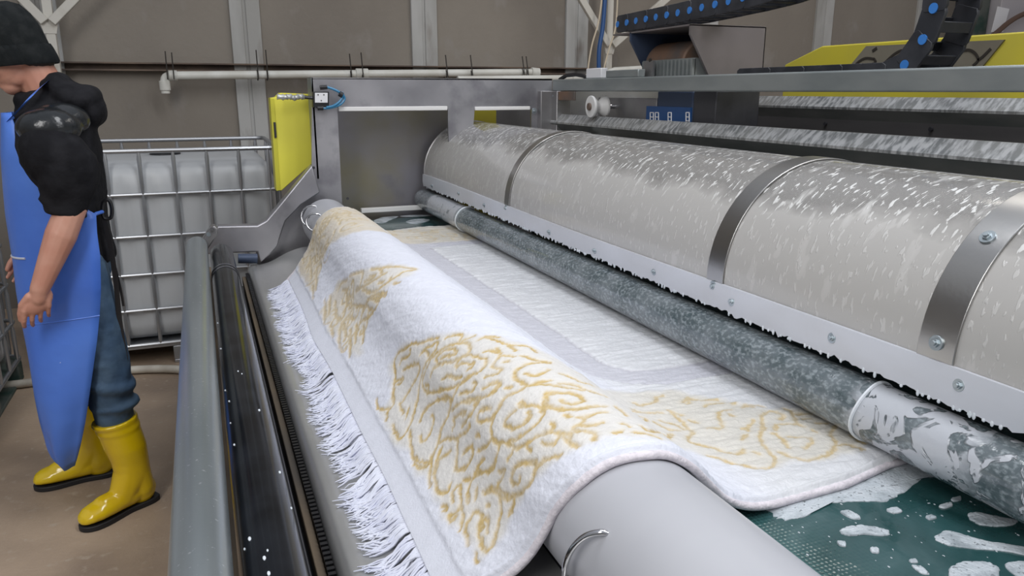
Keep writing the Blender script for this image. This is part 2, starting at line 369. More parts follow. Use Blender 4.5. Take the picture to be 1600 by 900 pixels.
# ================================================================== IBC TANKS
def ibc(x0, x1, y0, y1, label, xs, seed):
    t = thing('bulk_liquid_tank', ((x0 + x1) / 2, (y0 + y1) / 2, 0), label, 'tank', 'caged plastic tanks by the wall')
    zt = 1.165
    # bottle: rounded box with shallow vertical bulges
    mb = MB(); g = .03; rs = []
    def ring(z, ins, amp):
        pts = []; ax0, ax1, ay0, ay1 = x0 + g + ins, x1 - g - ins, y0 + g + ins, y1 - g - ins; rc = .09
        N = 48
        def side(p, q, nrm):
            L = (Vector(q) - Vector(p)).length
            for k in range(N):
                u = k / N; b = amp * max(0, abs(sin(u * pi * 7)) ** .5 - .35)
                e = Vector(p).lerp(Vector(q), u); pts.append((e.x + nrm[0] * b, e.y + nrm[1] * b, z))
        def arc(cx, cy, a0):
            for k in range(6):
                a = a0 + k / 6 * pi / 2; pts.append((cx + rc * cos(a), cy + rc * sin(a), z))
        side((ax0 + rc, ay0), (ax1 - rc, ay0), (0, -1)); arc(ax1 - rc, ay0 + rc, -pi / 2)
        side((ax1, ay0 + rc), (ax1, ay1 - rc), (1, 0)); arc(ax1 - rc, ay1 - rc, 0)
        side((ax1 - rc, ay1), (ax0 + rc, ay1), (0, 1)); arc(ax0 + rc, ay1 - rc, pi / 2)
        side((ax0, ay1 - rc), (ax0, ay0 + rc), (-1, 0)); arc(ax0 + rc, ay0 + rc, pi)
        return pts
    for z, ins, amp in ((.15, .04, 0), (.18, .005, .0), (.24, 0, .02), (1.0, 0, .02), (1.05, .004, .004), (1.09, .015, 0), (1.12, .05, 0), (1.135, .14, 0)):
        rs.append(ring(z, ins, amp))
    mb.rings(rs); mb.build('bottle', M['ibc'], t, angle=55)
    cx, cy = (x0 + x1) / 2, (y0 + y1) / 2
    MB().tube([(cx, cy, 1.13), (cx, cy, 1.165)], .085, 20).build('lid', M['black'], t, bevel=.004)
    def hoop(z, r):
        rc = .05; p = []
        for (qx, qy, a0) in ((x1 - rc, y0 + rc, -pi / 2), (x1 - rc, y1 - rc, 0), (x0 + rc, y1 - rc, pi / 2), (x0 + rc, y0 + rc, pi)):
            for k in range(5): p.append((qx + rc * cos(a0 + k / 4 * pi / 2), qy + rc * sin(a0 + k / 4 * pi / 2), z))
        MB().tube(p, r, 8, closed=True).build('cage_rail', M['cage'], t)
    for z, r in ((1.192, .013), (.962, .010), (.735, .010), (.525, .010), (.325, .010), (.125, .012)): hoop(z, r)
    def upright(x, y):
        mb = MB(); zs = [.125, .16, .29, .325, .36, .49, .525, .56, .70, .735, .77, .92, .962, 1.0, 1.15, 1.19]
        mb.tube([(x, y, z) for z in zs], [.006, .011, .011, .006, .011, .011, .006, .011, .011, .006, .011, .011, .006, .011, .011, .006], 8)
        mb.build('cage_upright', M['cage'], t)
    for x in xs: upright(x, y0 - .004); upright(x, y1 + .004)
    k = 6
    for i in range(k):
        y = y0 + .1 + (y1 - y0 - .2) * i / (k - 1)
        upright(x1 + .004, y)
        upright(x0 - .004, y)
    mb = MB().box((x0, y0, .10), (x1, y1, .125))
    for xx in (x0, (x0 + x1) / 2 - .05, x1 - .1):
        for yy in (y0, (y0 + y1) / 2 - .05, y1 - .1): mb.box((xx, yy, .02), (xx + .1, yy + .1, .10))
    for xx in (x0, (x0 + x1) / 2 - .05, x1 - .1): mb.box((xx, y0, 0), (xx + .1, y1, .02))
    mb.build('pallet', M['green'] if seed else M['cage'], t, bevel=.004)
    return t
ibc(-.80, .40, 4.55, 5.55, 'white caged liquid tank between the worker and the yellow panel', [-.76, -.63, -.47, -.31, -.143, .025, .19, .345], 0)
ibc(-2.15, -1.0, 3.45, 4.6, 'white caged liquid tank at the left edge, dark green pallet under it', [-2.1, -1.93, -1.75, -1.58, -1.4, -1.22, -1.05], 1)
o = MB().tube(catmull([PZ(-90, 612, .025), PZ(0, 603, .025), PZ(45, 598, .025), PZ(180, 580, .025), PZ(275, 577, .025), PZ(330, 590, .025)], 10), .022, 12).build('floor_hose', M['hose'])
tag(o, 'dirty white hose lying on the floor before the caged tanks', 'hose')
for k, (u, v, s) in enumerate(((262, 622, .02),)):
    pass

# ================================================================== CARPET WASHING MACHINE
XM = .85
m_ = thing('carpet_washing_machine', (XM, 1.8, 0), 'large stainless carpet washing machine with clear splash hood and green belt', 'washing machine')
Y0, YE = -.35, 3.70
def q2(u, v, Y): p = PY(u, v, Y); return (p.x, p.z)
# end frame plate (one outline, three legs)
out = [q2(487, 123, YE), (1.70, 1.56), (1.70, .25), (1.585, .25), (1.585, 1.40), q2(832, 170, YE), q2(742, 168, YE), q2(740, 192, YE), (1.245, 1.05), (1.145, 1.05), q2(700, 190, YE), q2(700, 170, YE), q2(527, 167, YE), (.603, .956), (.603, .86), (1.50, .80), (1.50, .25),
       (.18, .25), q2(403, 440, YE), q2(400, 393, YE), q2(322, 397, YE), q2(330, 362, YE), q2(340, 353, YE), q2(402, 352, YE), q2(416, 344, YE), q2(432, 325, YE), q2(487, 258, YE)]
out = [(p[0], p[1]) for p in out]
MB().prism(out, 1, YE, YE + .014).build('end_frame', M['steel'], m_, smooth=False)
# left flange of the upright and the top flange
MB().box((out[0][0] - .003, YE, 1.10), (out[0][0] + .005, YE + .14, 1.558)).build('frame_flange', M['galv_beam'], m_, smooth=False)
MB().box((out[0][0], YE, 1.552), (1.70, YE + .14, 1.560)).build('frame_flange', M['steel_soft'], m_, smooth=False)
# thicker curved arm bolted in front of the plate
arm = [q2(u, v, 3.64) for u, v in ((320, 397), (328, 372), (340, 353), (402, 352), (416, 344), (432, 325), (487, 258), (500, 300), (470, 320), (446, 345), (440, 362), (433, 384), (422, 397), (407, 410), (402, 393))]
MB().prism(arm, 1, 3.63, 3.70).build('support_arm', M['steel'], m_, bevel=.006)
MB().tube([PY(372, 404, 3.6), PY(402, 404, 3.6)], .022, 14).build('roller_bearing', M['navy'], m_)
# bolt hole cover, small bolts on the frame
for u, v in ((490, 262), (543, 310), (868, 168)):
    p = PY(u, v, YE - .001); MB().tube([p, p + Vector((0, -.006, 0))], .0065, 10).build('frame_bolt', M['dark'], m_)
# recessed back panel, white rail, white sill, yellow behind
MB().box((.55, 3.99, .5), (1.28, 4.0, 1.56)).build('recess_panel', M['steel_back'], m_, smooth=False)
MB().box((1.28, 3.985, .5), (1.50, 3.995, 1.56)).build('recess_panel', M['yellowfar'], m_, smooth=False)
MB().box((1.50, 3.99, .5), (1.75, 4.0, 1.56)).build('recess_panel', M['steel_soft'], m_, smooth=False)
z0 = PY(600, 173, 3.73).z
MB().box((PY(529, 170, 3.69).x, 3.685, z0), (PY(699, 171, 3.69).x, 3.699, z0 + .020)).build('guide_rail', M['white'], m_, bevel=.003)
MB().box((PY(742, 170, 3.69).x, 3.685, z0 - .002), (PY(828, 170, 3.69).x, 3.699, z0 + .016)).build('guide_rail', M['white'], m_, bevel=.003)
a = PY(565, 331, 3.9); b = PY(690, 326, 3.9)
MB().box((a.x, 3.9, a.z - .008), (b.x + .05, 3.93, a.z + .016)).build('belt_sill', M['white'], m_, bevel=.003)

# green belt with dimples and a film of soapy water
def belt_mat():
    m = bpy.data.materials.new('wet_green_belt'); m.use_nodes = True; N = m.node_tree.nodes; L = m.node_tree.links; b = N['Principled BSDF']
    b.inputs['Roughness'].default_value = .13; b.inputs['Coat Weight'].default_value = .3; b.inputs['Coat Roughness'].default_value = .05
    tc = N.new('ShaderNodeTexCoord')
    n1 = N.new('ShaderNodeTexNoise'); n1.inputs['Scale'].default_value = 5; n1.inputs['Detail'].default_value = 4; n1.inputs['Distortion'].default_value = 1.2
    L.new(tc.outputs['Object'], n1.inputs['Vector'])
    r = N.new('ShaderNodeValToRGB'); L.new(n1.outputs['Fac'], r.inputs[0])
    e = r.color_ramp.elements; e[0].position = .3; e[0].color = (.012, .052, .052, 1); e[1].position = .74; e[1].color = (.085, .15, .155, 1)
    x = e.new(.52); x.color = (.03, .085, .088, 1)
    L.new(r.outputs[0], b.inputs['Base Color'])
    v = N.new('ShaderNodeTexVoronoi'); v.inputs['Scale'].default_value = 135; v.inputs['Randomness'].default_value = .12; L.new(tc.outputs['Object'], v.inputs['Vector'])
    bp = N.new('ShaderNodeBump'); bp.inputs['Strength'].default_value = .7; bp.inputs['Distance'].default_value = .003
    # the dimples show at the dry edge beside the drum and fade under the water film
    sx = N.new('ShaderNodeSeparateXYZ'); L.new(tc.outputs['Object'], sx.inputs[0])
    mr = N.new('ShaderNodeMapRange'); mr.inputs[1].default_value = .68; mr.inputs[2].default_value = .84; mr.inputs[3].default_value = 1.; mr.inputs[4].default_value = .08
    L.new(sx.outputs['X'], mr.inputs[0]); mu = N.new('ShaderNodeMath'); mu.operation = 'MULTIPLY'; L.new(mr.outputs[0], mu.inputs[0]); L.new(v.outputs['Distance'], mu.inputs[1])
    dm = N.new('ShaderNodeMapRange'); dm.inputs[1].default_value = .30; dm.inputs[2].default_value = .55; L.new(mu.outputs[0], dm.inputs[0])
    dx = N.new('ShaderNodeMix'); dx.data_type = 'RGBA'; L.new(dm.outputs[0], dx.inputs[0]); L.new(r.outputs[0], dx.inputs[6]); dx.inputs[7].default_value = (.06, .16, .155, 1); L.new(dx.outputs[2], b.inputs['Base Color'])
    n2 = N.new('ShaderNodeTexNoise'); n2.inputs['Scale'].default_value = 18; L.new(tc.outputs['Object'], n2.inputs['Vector'])
    ad = N.new('ShaderNodeMath'); ad.operation = 'ADD'; L.new(mu.outputs[0], ad.inputs[0]); L.new(n2.outputs['Fac'], ad.inputs[1])
    L.new(ad.outputs[0], bp.inputs['Height']); L.new(bp.outputs[0], b.inputs['Normal'])
    return m
MB().box((.44, Y0, .851), (1.62, 3.88, .862)).build('belt', belt_mat(), m_, smooth=False)
# body below the belt
MB().box((.42, Y0, .22), (1.60, 3.66, .792)).build('base_frame', M['dark'], m_, bevel=.01)
for x, y in ((.45, -.3), (1.5, -.3), (.45, 3.5), (1.5, 3.5), (.45, 1.6), (1.5, 1.6)):
    MB().box((x, y, 0), (x + .1, y + .1, .23)).build('leg', M['galv_beam'], m_, bevel=.004)

# chute sheet left of the drum: rounded ridge, gutter lip
prof = [(.147, .675), (.150, .710), (.163, .728), (.180, .731), (.20, .727), (.235, .733), (.27, .746), (.33, .775), (.395, .793), (.45, .794)]
pr = catmull([(a, b, 0) for a, b in prof], 4)
poly = [(p.x, p.y) for p in pr] + [(p.x, p.y - .006) for p in reversed(pr)]
MB().prism(poly, 1, Y0, 3.63).build('drip_chute', M['bedsteel'], m_, angle=50)
# serrated rubber edge strip
mb = MB(); y = Y0
mb.box((.135, Y0, .68), (.146, 3.58, .700))
while y < 3.56:
    mb.box((.134, y, .70), (.147, y + .009, .707)); y += .016
mb.build('serrated_edge', M['black'], m_, smooth=False)
MB().box((.118, Y0, .66), (.134, 3.56, .692)).build('edge_trim', M['brown'], m_, bevel=.002)
MB().prism([(.088, .70), (.100, .72), (.106, .72), (.112, .60), (.085, .60)], 1, Y0, 3.55).build('gutter_wall', M['dark'], m_, bevel=.003)
MB().box((-.02, Y0, .60), (.42, 3.6, .64)).build('gutter_floor', M['dark'], m_, smooth=False)
MB().box((-.03, Y0, .20), (.0, 3.6, .74)).build('side_panel', M['brown'], m_, bevel=.004)
# black rubber roller
def rot_y(x, z, r, y0, y1, name, m, par, n=40, segs=1):
    return MB().tube([(x, y0 + (y1 - y0) * k / segs, z) for k in range(segs + 1)], r, n).build(name, m, par, bevel=.003)
rr = rot_y(.040, .832, .046, Y0, 3.40, 'rubber_roller', M['rubber'], m_)
for y in (2.98, 2.93): MB().tube([(.040 + .0468 * cos(a), y, .832 + .0468 * sin(a)) for a in [2 * pi * k / 40 for k in range(40)]], .002, 6, closed=True).build('roller_groove', M['dark'], rr)
# galvanised guard pipe and its hinged lever
gp = rot_y(-.052, .882, .0405, Y0, 3.36, 'guard_pipe', M['galv'], m_)
lev = [q2(u, v, 3.42) for u, v in ((306, 386), (329, 352), (335, 350), (340, 355), (340, 362), (318, 396), (309, 392))]
lv = MB().prism(lev, 1, 3.37, 3.43).build('lever_arm', M['white'], m_, bevel=.004)
lv.data.materials[0] = M['steel_soft']
p = PY(331, 358, 3.37); MB().tube([p + Vector((0, .01, 0)), p + Vector((0, -.012, 0))], .011, 6).build('bolt', M['chrome'], lv)
p = PY(326, 366, 3.37); MB().tube([p + Vector((0, .01, 0)), p + Vector((0, -.005, 0))], .009, 12).build('bolt', M['galv'], lv)

# pressing roller over the carpet: wet galvanised with clumps of foam
def roller_mat():
    m = bpy.data.materials.new('wet_foamy_roller'); m.use_nodes = True; N = m.node_tree.nodes; L = m.node_tree.links; b = N['Principled BSDF']
    tc = N.new('ShaderNodeTexCoord'); sx = N.new('ShaderNodeSeparateXYZ'); L.new(tc.outputs['Object'], sx.inputs[0])
    def noise(s, st=(1, 1, 1), d=4, dist=0):
        mp = N.new('ShaderNodeMapping'); mp.inputs['Scale'].default_value = st; L.new(tc.outputs['Object'], mp.inputs[0])
        n = N.new('ShaderNodeTexNoise'); n.inputs['Scale'].default_value = s; n.inputs['Detail'].default_value = d; n.inputs['Distortion'].default_value = dist; L.new(mp.outputs[0], n.inputs['Vector']); return n.outputs['Fac']
    def rng(src, a, c, o0=0., o1=1.):
        r = N.new('ShaderNodeMapRange'); r.inputs[1].default_value = a; r.inputs[2].default_value = c; r.inputs[3].default_value = o0; r.inputs[4].default_value = o1; L.new(src, r.inputs[0]); return r.outputs[0]
    def mth(op, a, c):
        q = N.new('ShaderNodeMath'); q.operation = op
        for i, s in ((0, a), (1, c)):
            if isinstance(s, (int, float)): q.inputs[i].default_value = s
            else: L.new(s, q.inputs[i])
        return q.outputs[0]
    # base: blue grey with speckles
    r = N.new('ShaderNodeMix'); r.data_type = 'RGBA'; L.new(rng(noise(14), .35, .65), r.inputs[0]); r.inputs[6].default_value = (.06, .085, .095, 1); r.inputs[7].default_value = (.155, .18, .195, 1)
    spk = rng(noise(110, (1.2, .8, 1.2), 4), .48, .66, 0, .62)
    # foam windows along the roller: near clump and far end sleeve
    near = mth('MULTIPLY', rng(sx.outputs['Y'], .97, .93), rng(sx.outputs['Y'], .70, .75))
    far = mth('MULTIPLY', rng(sx.outputs['Y'], 3.25, 3.28), rng(sx.outputs['Y'], 3.74, 3.70))
    big = noise(13, (1.2, 1, 1.2), 3, 1.5)
    fo = mth('MAXIMUM', mth('MULTIPLY', near, rng(big, .44, .475)), mth('MULTIPLY', far, rng(big, .25, .45)))
    fo = mth('MAXIMUM', fo, mth('MULTIPLY', rng(sx.outputs['Y'], .99, .95), rng(noise(20, (1, 1, 1), 3, 1), .585, .62)))
    ml = N.new('ShaderNodeMix'); ml.data_type = 'RGBA'; L.new(spk, ml.inputs[0]); L.new(r.outputs[2], ml.inputs[6]); ml.inputs[7].default_value = (.34, .385, .41, 1)
    m2 = N.new('ShaderNodeMix'); m2.data_type = 'RGBA'; L.new(fo, m2.inputs[0]); L.new(ml.outputs[2], m2.inputs[6]); m2.inputs[7].default_value = (.47, .49, .53, 1)
    L.new(m2.outputs[2], b.inputs['Base Color'])
    b.inputs['Metallic'].default_value = 0
    L.new(rng(fo, 0, 1, .12, .3), b.inputs['Roughness']); b.inputs['Coat Weight'].default_value = .6; b.inputs['Coat Roughness'].default_value = .04
    bp = N.new('ShaderNodeBump'); bp.inputs['Strength'].default_value = .9; bp.inputs['Distance'].default_value = .004
    hgt = mth('ADD', mth('MULTIPLY', fo, 1.0), mth('MULTIPLY', noise(85, (1, 1, 1), 3), mth('MULTIPLY', rng(sx.outputs['Y'], .95, 1.05, .25, 1.), 1.)))
    L.new(hgt, bp.inputs['Height']); L.new(bp.outputs[0], b.inputs['Normal'])
    return m
RX, RZ, RR = 1.078, .9425, .0540
pr_ = rot_y(RX, RZ, RR, Y0, 3.96, 'pressing_roller', roller_mat(), m_, n=64)
for y, r in ((.945, .0035), (3.24, .004)):
    MB().tube([(RX + (RR + .001) * cos(a), y + .006 * sin(a * 2), RZ + (RR + .001) * sin(a)) for a in [2 * pi * k / 48 for k in range(48)]], r, 6, closed=True).build('foam_ring', M['foam'], pr_)

# splash hood: thin clear shell fogged by soap
HX, HZ, HR = 1.340, 1.080, .265
def hood_mat():
    m = bpy.data.materials.new('fogged_clear_plastic'); m.use_nodes = True; N = m.node_tree.nodes; L = m.node_tree.links; b = N['Principled BSDF']; out = N['Material Output']
    tc = N.new('ShaderNodeTexCoord'); sx = N.new('ShaderNodeSeparateXYZ'); L.new(tc.outputs['Object'], sx.inputs[0])
    def noise(s, st=(1, 1, 1), d=4, rot=(0, 0, 0)):
        mp = N.new('ShaderNodeMapping'); mp.inputs['Scale'].default_value = st; mp.inputs['Rotation'].default_value = rot; L.new(tc.outputs['UV'], mp.inputs[0])
        n = N.new('ShaderNodeTexNoise'); n.inputs['Scale'].default_value = s; n.inputs['Detail'].default_value = d; L.new(mp.outputs[0], n.inputs['Vector']); return n.outputs['Fac']
    def rng(src, a, c, o0=0., o1=1.):
        r = N.new('ShaderNodeMapRange'); r.inputs[1].default_value = a; r.inputs[2].default_value = c; r.inputs[3].default_value = o0; r.inputs[4].default_value = o1; L.new(src, r.inputs[0]); return r.outputs[0]
    def mth(op, a, c):
        q = N.new('ShaderNodeMath'); q.operation = op
        for i, s in ((0, a), (1, c)):
            if isinstance(s, (int, float)): q.inputs[i].default_value = s
            else: L.new(s, q.inputs[i])
        return q.outputs[0]
    edge = mth('ADD', sx.outputs['Z'], mth('MULTIPLY', mth('SUBTRACT', noise(7, (1, 1, 1), 5), .5), .10))
    milky = rng(edge, 1.29, 1.255, .34, .93)
    top = rng(sx.outputs['Z'], 1.333, 1.342, 0, .5)
    # splashes run up the curve, leaning along the machine
    st = rng(noise(95, (1, .34, 1), 2.5, (0, 0, radians(-30))), .585, .64, 0, 1)
    st2 = rng(noise(26, (1, .35, 1), 3, (0, 0, radians(-28))), .60, .70, 0, .5)
    fac = mth('MINIMUM', mth('ADD', mth('MAXIMUM', milky, top), mth('ADD', st, st2)), 1.0)
    up = rng(edge, 1.23, 1.30, .22, 1.)
    df = N.new('ShaderNodeMix'); df.data_type = 'RGBA'; L.new(mth('MULTIPLY', mth('MAXIMUM', st, st2), up), df.inputs[0]); df.inputs[6].default_value = (.475, .462, .445, 1); df.inputs[7].default_value = (.70, .70, .69, 1)
    L.new(df.outputs[2], b.inputs['Base Color']); b.inputs['Roughness'].default_value = .22; b.inputs['Coat Weight'].default_value = .3; b.inputs['Coat Roughness'].default_value = .08
    b.inputs['Specular IOR Level'].default_value = .4
    tr = N.new('ShaderNodeBsdfTransparent'); gl = N.new('ShaderNodeBsdfGlossy'); gl.inputs['Roughness'].default_value = .12; fr = N.new('ShaderNodeMixShader')
    lw = N.new('ShaderNodeLayerWeight'); lw.inputs[0].default_value = .25
    L.new(lw.outputs['Fresnel'], fr.inputs[0]); L.new(tr.outputs[0], fr.inputs[1]); L.new(gl.outputs[0], fr.inputs[2])
    mx = N.new('ShaderNodeMixShader'); L.new(fac, mx.inputs[0]); L.new(fr.outputs[0], mx.inputs[1]); L.new(b.outputs[0], mx.inputs[2]); L.new(mx.outputs[0], out.inputs[0])
    bp = N.new('ShaderNodeBump'); bp.inputs['Strength'].default_value = .4; bp.inputs['Distance'].default_value = .003; L.new(mth('ADD', st, noise(22, (1, .4, 1), 4)), bp.inputs['Height']); L.new(bp.outputs[0], b.inputs['Normal'])
    return m
def hood_pt(a, r=HR):  # a=0 at the left springing, pi/2 at the top
    return (HX - r * cos(a), HZ + r * sin(a))
def hood_shell(name, y0, y1, r0, r1, a0, a1, m, par, n=40, ny=1, uv=False, bevel=0):
    mb = MB(); prof = [hood_pt(a0 + (a1 - a0) * k / n, r1) for k in range(n + 1)] + [hood_pt(a1 - (a1 - a0) * k / n, r0) for k in range(n + 1)]
    mb.prism(prof, 1, y0, y1)
    o = mb.build(name, m, par, bevel=bevel)
    if uv:
        me = o.data; ul = me.uv_layers.new(name='UVMap')
        for lp in me.loops:
            c = me.vertices[lp.vertex_index].co
            ul.data[lp.index].uv = (c.y, atan2(c.z - HZ, HX - c.x) * HR)
    return o
hd = hood_shell('splash_hood', Y0, 3.93, HR - .004, HR, -.10, pi * .97, hood_mat(), m_, n=56, uv=True)
tag(hd, 'clear curved hood streaked with soap')
MB().tube([(hood_pt(-.1 + k * .1, HR)[0], 3.925, hood_pt(-.1 + k * .1, HR)[1]) for k in range(31)], .006, 6).build('hood_rim', M['steel_soft'], hd)
# bands
def bolt(p, nrm, r, par, wash=1.7):
    nrm = Vector(nrm).normalized(); p = Vector(p)
    MB().tube([p - nrm * .004, p + nrm * .002], r * wash, 18).tube([p, p + nrm * .0055], r, 6).tube([p + nrm * .005, p + nrm * .009], r * .6, 12).build('bolt', M['galv'], par, bevel=.0006)
for yb, wd in ((PX(789, 345, 1.073).y, .050), (PX(1104, 455, 1.073).y, .060), (PX(1434, 545, 1.073).y, .068), (.20, .07)):
    y1 = yb; y0 = yb - wd
    bd = hood_shell('hood_band', y0, y1, HR + .001, HR + .005, -.20, pi * .9, M['strap'], m_, n=40, bevel=.0012)
    for a in ((.10, .80) if yb < 1 else ((-.06,) if yb > 1 else ())):
        p = hood_pt(a, HR + .006); bolt((p[0], (y0 + y1) / 2, p[1]), (-cos(a), 0, sin(a)), .0075, bd)
# white clamping strip with ragged soapy lower edge
ys = np.arange(Y0, 3.94, .009); mb = MB(); k = len(ys)
zb = [1.014 + .0035 * abs(sin(y * 95)) + random.uniform(-.0035, .0025) + (-.006 if random.random() < .06 else 0) for y in ys]
xf = 1.0735
def sl(z): return HX - sqrt(max(0, (HR + .007) ** 2 - (z - HZ) ** 2)) if z > HZ - .1 else xf
tops = [1.075 + .004 * sin(y * 2.2) for y in ys]
rows = []
for y, b_, t_ in zip(ys, zb, tops):
    rows.append([(xf - .004, y, b_), (xf - .008, y, b_ + .03), (xf - .006, y, t_), (xf + .001, y, t_), (xf + .001, y, b_)])
mb.rings(rows)
sp_ = mb.build('hood_strip', M['plastic'], m_, angle=50)
for u, v in ((675, 290), (717, 302), (757, 320), (858, 362), (929, 391), (1022, 424), (1143, 471), (1300, 528), (1498, 602)):
    p = PX(u, v, xf - .007); bolt((xf - .006, p.y, p.z), (-1, 0, .1), .0065, sp_, 1.6)
for y in (.35, .1): bolt((xf - .006, y, 1.037), (-1, 0, .1), .0065, sp_, 1.6)
bolt((HX-(HR+.006)*cos(.1),0,0),(-1,0,0),.0001,sp_) if False else None
# drips hanging along the strip
mb = MB()
for k in range(150):
    y = random.uniform(.4, 3.8); mb.ell((xf - .004, y, 1.014), (.0020, .0032, random.uniform(.003, .0065)), 6, 5)
dr = mb.build('foam_drips', M['foam'], sp_); dr['kind'] = 'stuff'
# inside of the hood: brush shaft and rear wall
MB().tube([(1.36, Y0 + .05, 1.09), (1.36, 3.85, 1.09)], .085, 28).build('brush_roller', mat('wet_grey_bristles', (.16, .155, .15), .7, col2=(.30, .30, .29), nscale=40, bump=.8, bscale=120), m_)
MB().box((1.60, Y0, .86), (1.612, 3.69, 1.26)).build('hood_rear_wall', M['steel_soft'], m_, smooth=False)

# top beam, diamond rails, trough wall
MB().box((1.70, Y0, 1.497), (1.755, YE, 1.556)).build('top_beam', M['galv_beam'], m_, bevel=.006)
def soapy():
    return mat('soapy_rail', (.155, .165, .17), .4, .5, col2=(.30, .30, .29), nscale=8, lo=.35, hi=.7, stretch=(1, .5, 1), col3=(.46, .465, .47), n3scale=42, lo3=.42, hi3=.60, stretch3=(.6, 1.6, .6), bump=.3, bscale=60)
SOAP = soapy()
RAILD = mat('wet_dark_rail', (.13, .145, .14), .4, .5, col2=(.20, .21, .20), nscale=8, stretch=(1, .4, 1))
def diamond(x, z, r, y0, y1, name):
    o = MB().prism([(x - r, z - .10 * r), (x - r, z + .10 * r), (x - .12 * r, z + r), (x + .12 * r, z + r), (x + r, z + .1 * r), (x + r, z - .1 * r), (x + .12 * r, z - r), (x - .12 * r, z - r)], 1, y0, y1).build(name, SOAP, m_, smooth=False)
    o.data.materials.append(RAILD)
    for f in o.data.polygons:
        if f.normal.z < -.2: f.material_index = 1     # soap lies on the upper faces only
    return o
diamond(1.715, 1.345, .041, Y0, 3.66, 'slide_rail')
diamond(2.27, 1.437, .042, Y0, 3.55, 'slide_rail')
MB().box((2.38, Y0, 1.0), (2.40, 3.6, 1.415)).build('trough_wall', M['trough'], m_, smooth=False)
MB().box((2.20, Y0, 1.24), (2.38, 3.6, 1.26)).build('trough_ledge', M['trough'], m_, smooth=False)
MB().box((1.612, Y0, .90), (2.38, 3.64, .912)).build('trough_floor', M['trough'], m_, smooth=False)
for y in (1.0, 1.5, 2.0, 2.5, 3.0): MB().tube([(2.381, y, 1.37), (2.372, y, 1.37)], .008, 8).build('frame_bolt', M['dark'], m_)
MB().box((1.62, 3.66, 1.25), (2.42, YE, 1.50)).build('rail_bracket', M['steel_soft'], m_, bevel=.003)
MB().box((1.68, 3.60, .25), (1.76, YE, 1.50)).build('corner_post', M['steel_soft'], m_, bevel=.003)
a = PX(870, 150, 1.69)
MB().box((1.69, PX(897, 150, 1.69).y, 1.455), (1.70, PX(862, 150, 1.69).y, 1.497)).build('corner_plate', M['motor'], m_, bevel=.002)
p = PX(866, 150, 1.688); bolt(p, (-1, 0, 0), .009, m_)
p = PX(852, 168, 1.63); bolt((1.6, YE - .002, 1.40), (0, -1, 0), .009, m_)
MB().box((2.60, Y0, 1.0), (2.70, 3.4, 1.46)).build('far_side_wall', M['dark'], m_, smooth=False)
for x in (2.3, 2.62):
    for y in (-.3, 3.3): MB().box((x, y, 0), (x + .08, y + .08, 1.3)).build('leg', M['galv_beam'], m_, bevel=.004)
# near end frame (behind the photographer), plain mirror of the far one
MB().box((.60, Y0 - .014, .25), (2.6, Y0, 1.25)).build('end_frame', M['steel'], m_, smooth=False)

# yellow side panel at the far left end, behind the frame
yl = [q2(u, v, 3.88) for u, v in ((423, 153), (431, 152), (438, 145), (486, 147), (494, 250), (440, 298), (433, 298))]
yp = MB().prism(yl, 1, 3.88, 3.98).build('yellow_panel', M['yellow'], m_, bevel=.003)
MB().prism([q2(u, v, 3.876) for u, v in ((422, 153), (428, 154), (438, 297), (432, 298))], 1, 3.874, 3.98).build('panel_edge', M['yellowside'], yp, smooth=False)
MB().box((PX(431,0,.3).x - .006 if False else q2(430, 200, 3.87)[0] - .006, 3.868, q2(430, 205, 3.87)[1] - .03), (q2(430, 200, 3.87)[0] + .004, 3.874, q2(430, 195, 3.87)[1] + .012)).build('latch', M['dark'], yp)

# air valve with two fittings and looped blue tube
vb = [q2(u, v, 3.66) for u, v in ((489, 143), (514, 143), (514, 168), (489, 168))]
va = MB().prism(vb, 1, 3.655, YE).build('air_valve', M['black'], m_, bevel=.003)
MB().prism([q2(u, v, 3.652) for u, v in ((492, 145), (512, 145), (512, 160.5), (492, 160.5))], 1, 3.650, 3.656).build('valve_face', M['paper'], va, bevel=.001)
for u, v in ((497, 148), (506, 148), (502, 157)):
    p = PY(u, v, 3.65); MB().tube([p, p + Vector((0, -.002, 0))], .0028, 8).build('screw', M['ink'], va)
for (u0, v0, u1, v1) in ((500, 137, 511, 136), (496, 169, 505, 169)):
    MB().tube([PY(u0, v0, 3.66), PY(u1, v1, 3.66)], .010, 10).build('push_fitting', M['black'], va)
MB().tube(catmull([PY(u, v, 3.66) for u, v in ((510, 136), (520, 139), (530, 144), (537, 150), (538, 156), (532, 163), (522, 167), (513, 169), (505, 169))], 6), .0055, 8).build('air_tube', M['bluetube'], va)
MB().tube(catmull([PY(u, v, 3.655) for u, v in ((510, 168), (522, 165), (532, 157), (536, 147), (531, 144))], 6), .0055, 8).build('air_tube', M['bluetube'], va)
MB().tube([PY(530, 146, 3.65), PY(535, 149, 3.65)], .013, 10).build('cable_tie', M['black'], va)
MB().tube([PY(476, 152, 3.67), PY(490, 153, 3.67)], .008, 8).build('valve_stem', M['black'], va)
MB().tube(catmull([PY(u, v, 3.80) for u, v in ((433, 151), (445, 152), (452, 151), (460, 153), (468, 151), (476, 152))], 4), [.011 + .004 * (k % 3 == 0) for k in range(21)], 8).build('taped_wire', M['tape'], va)

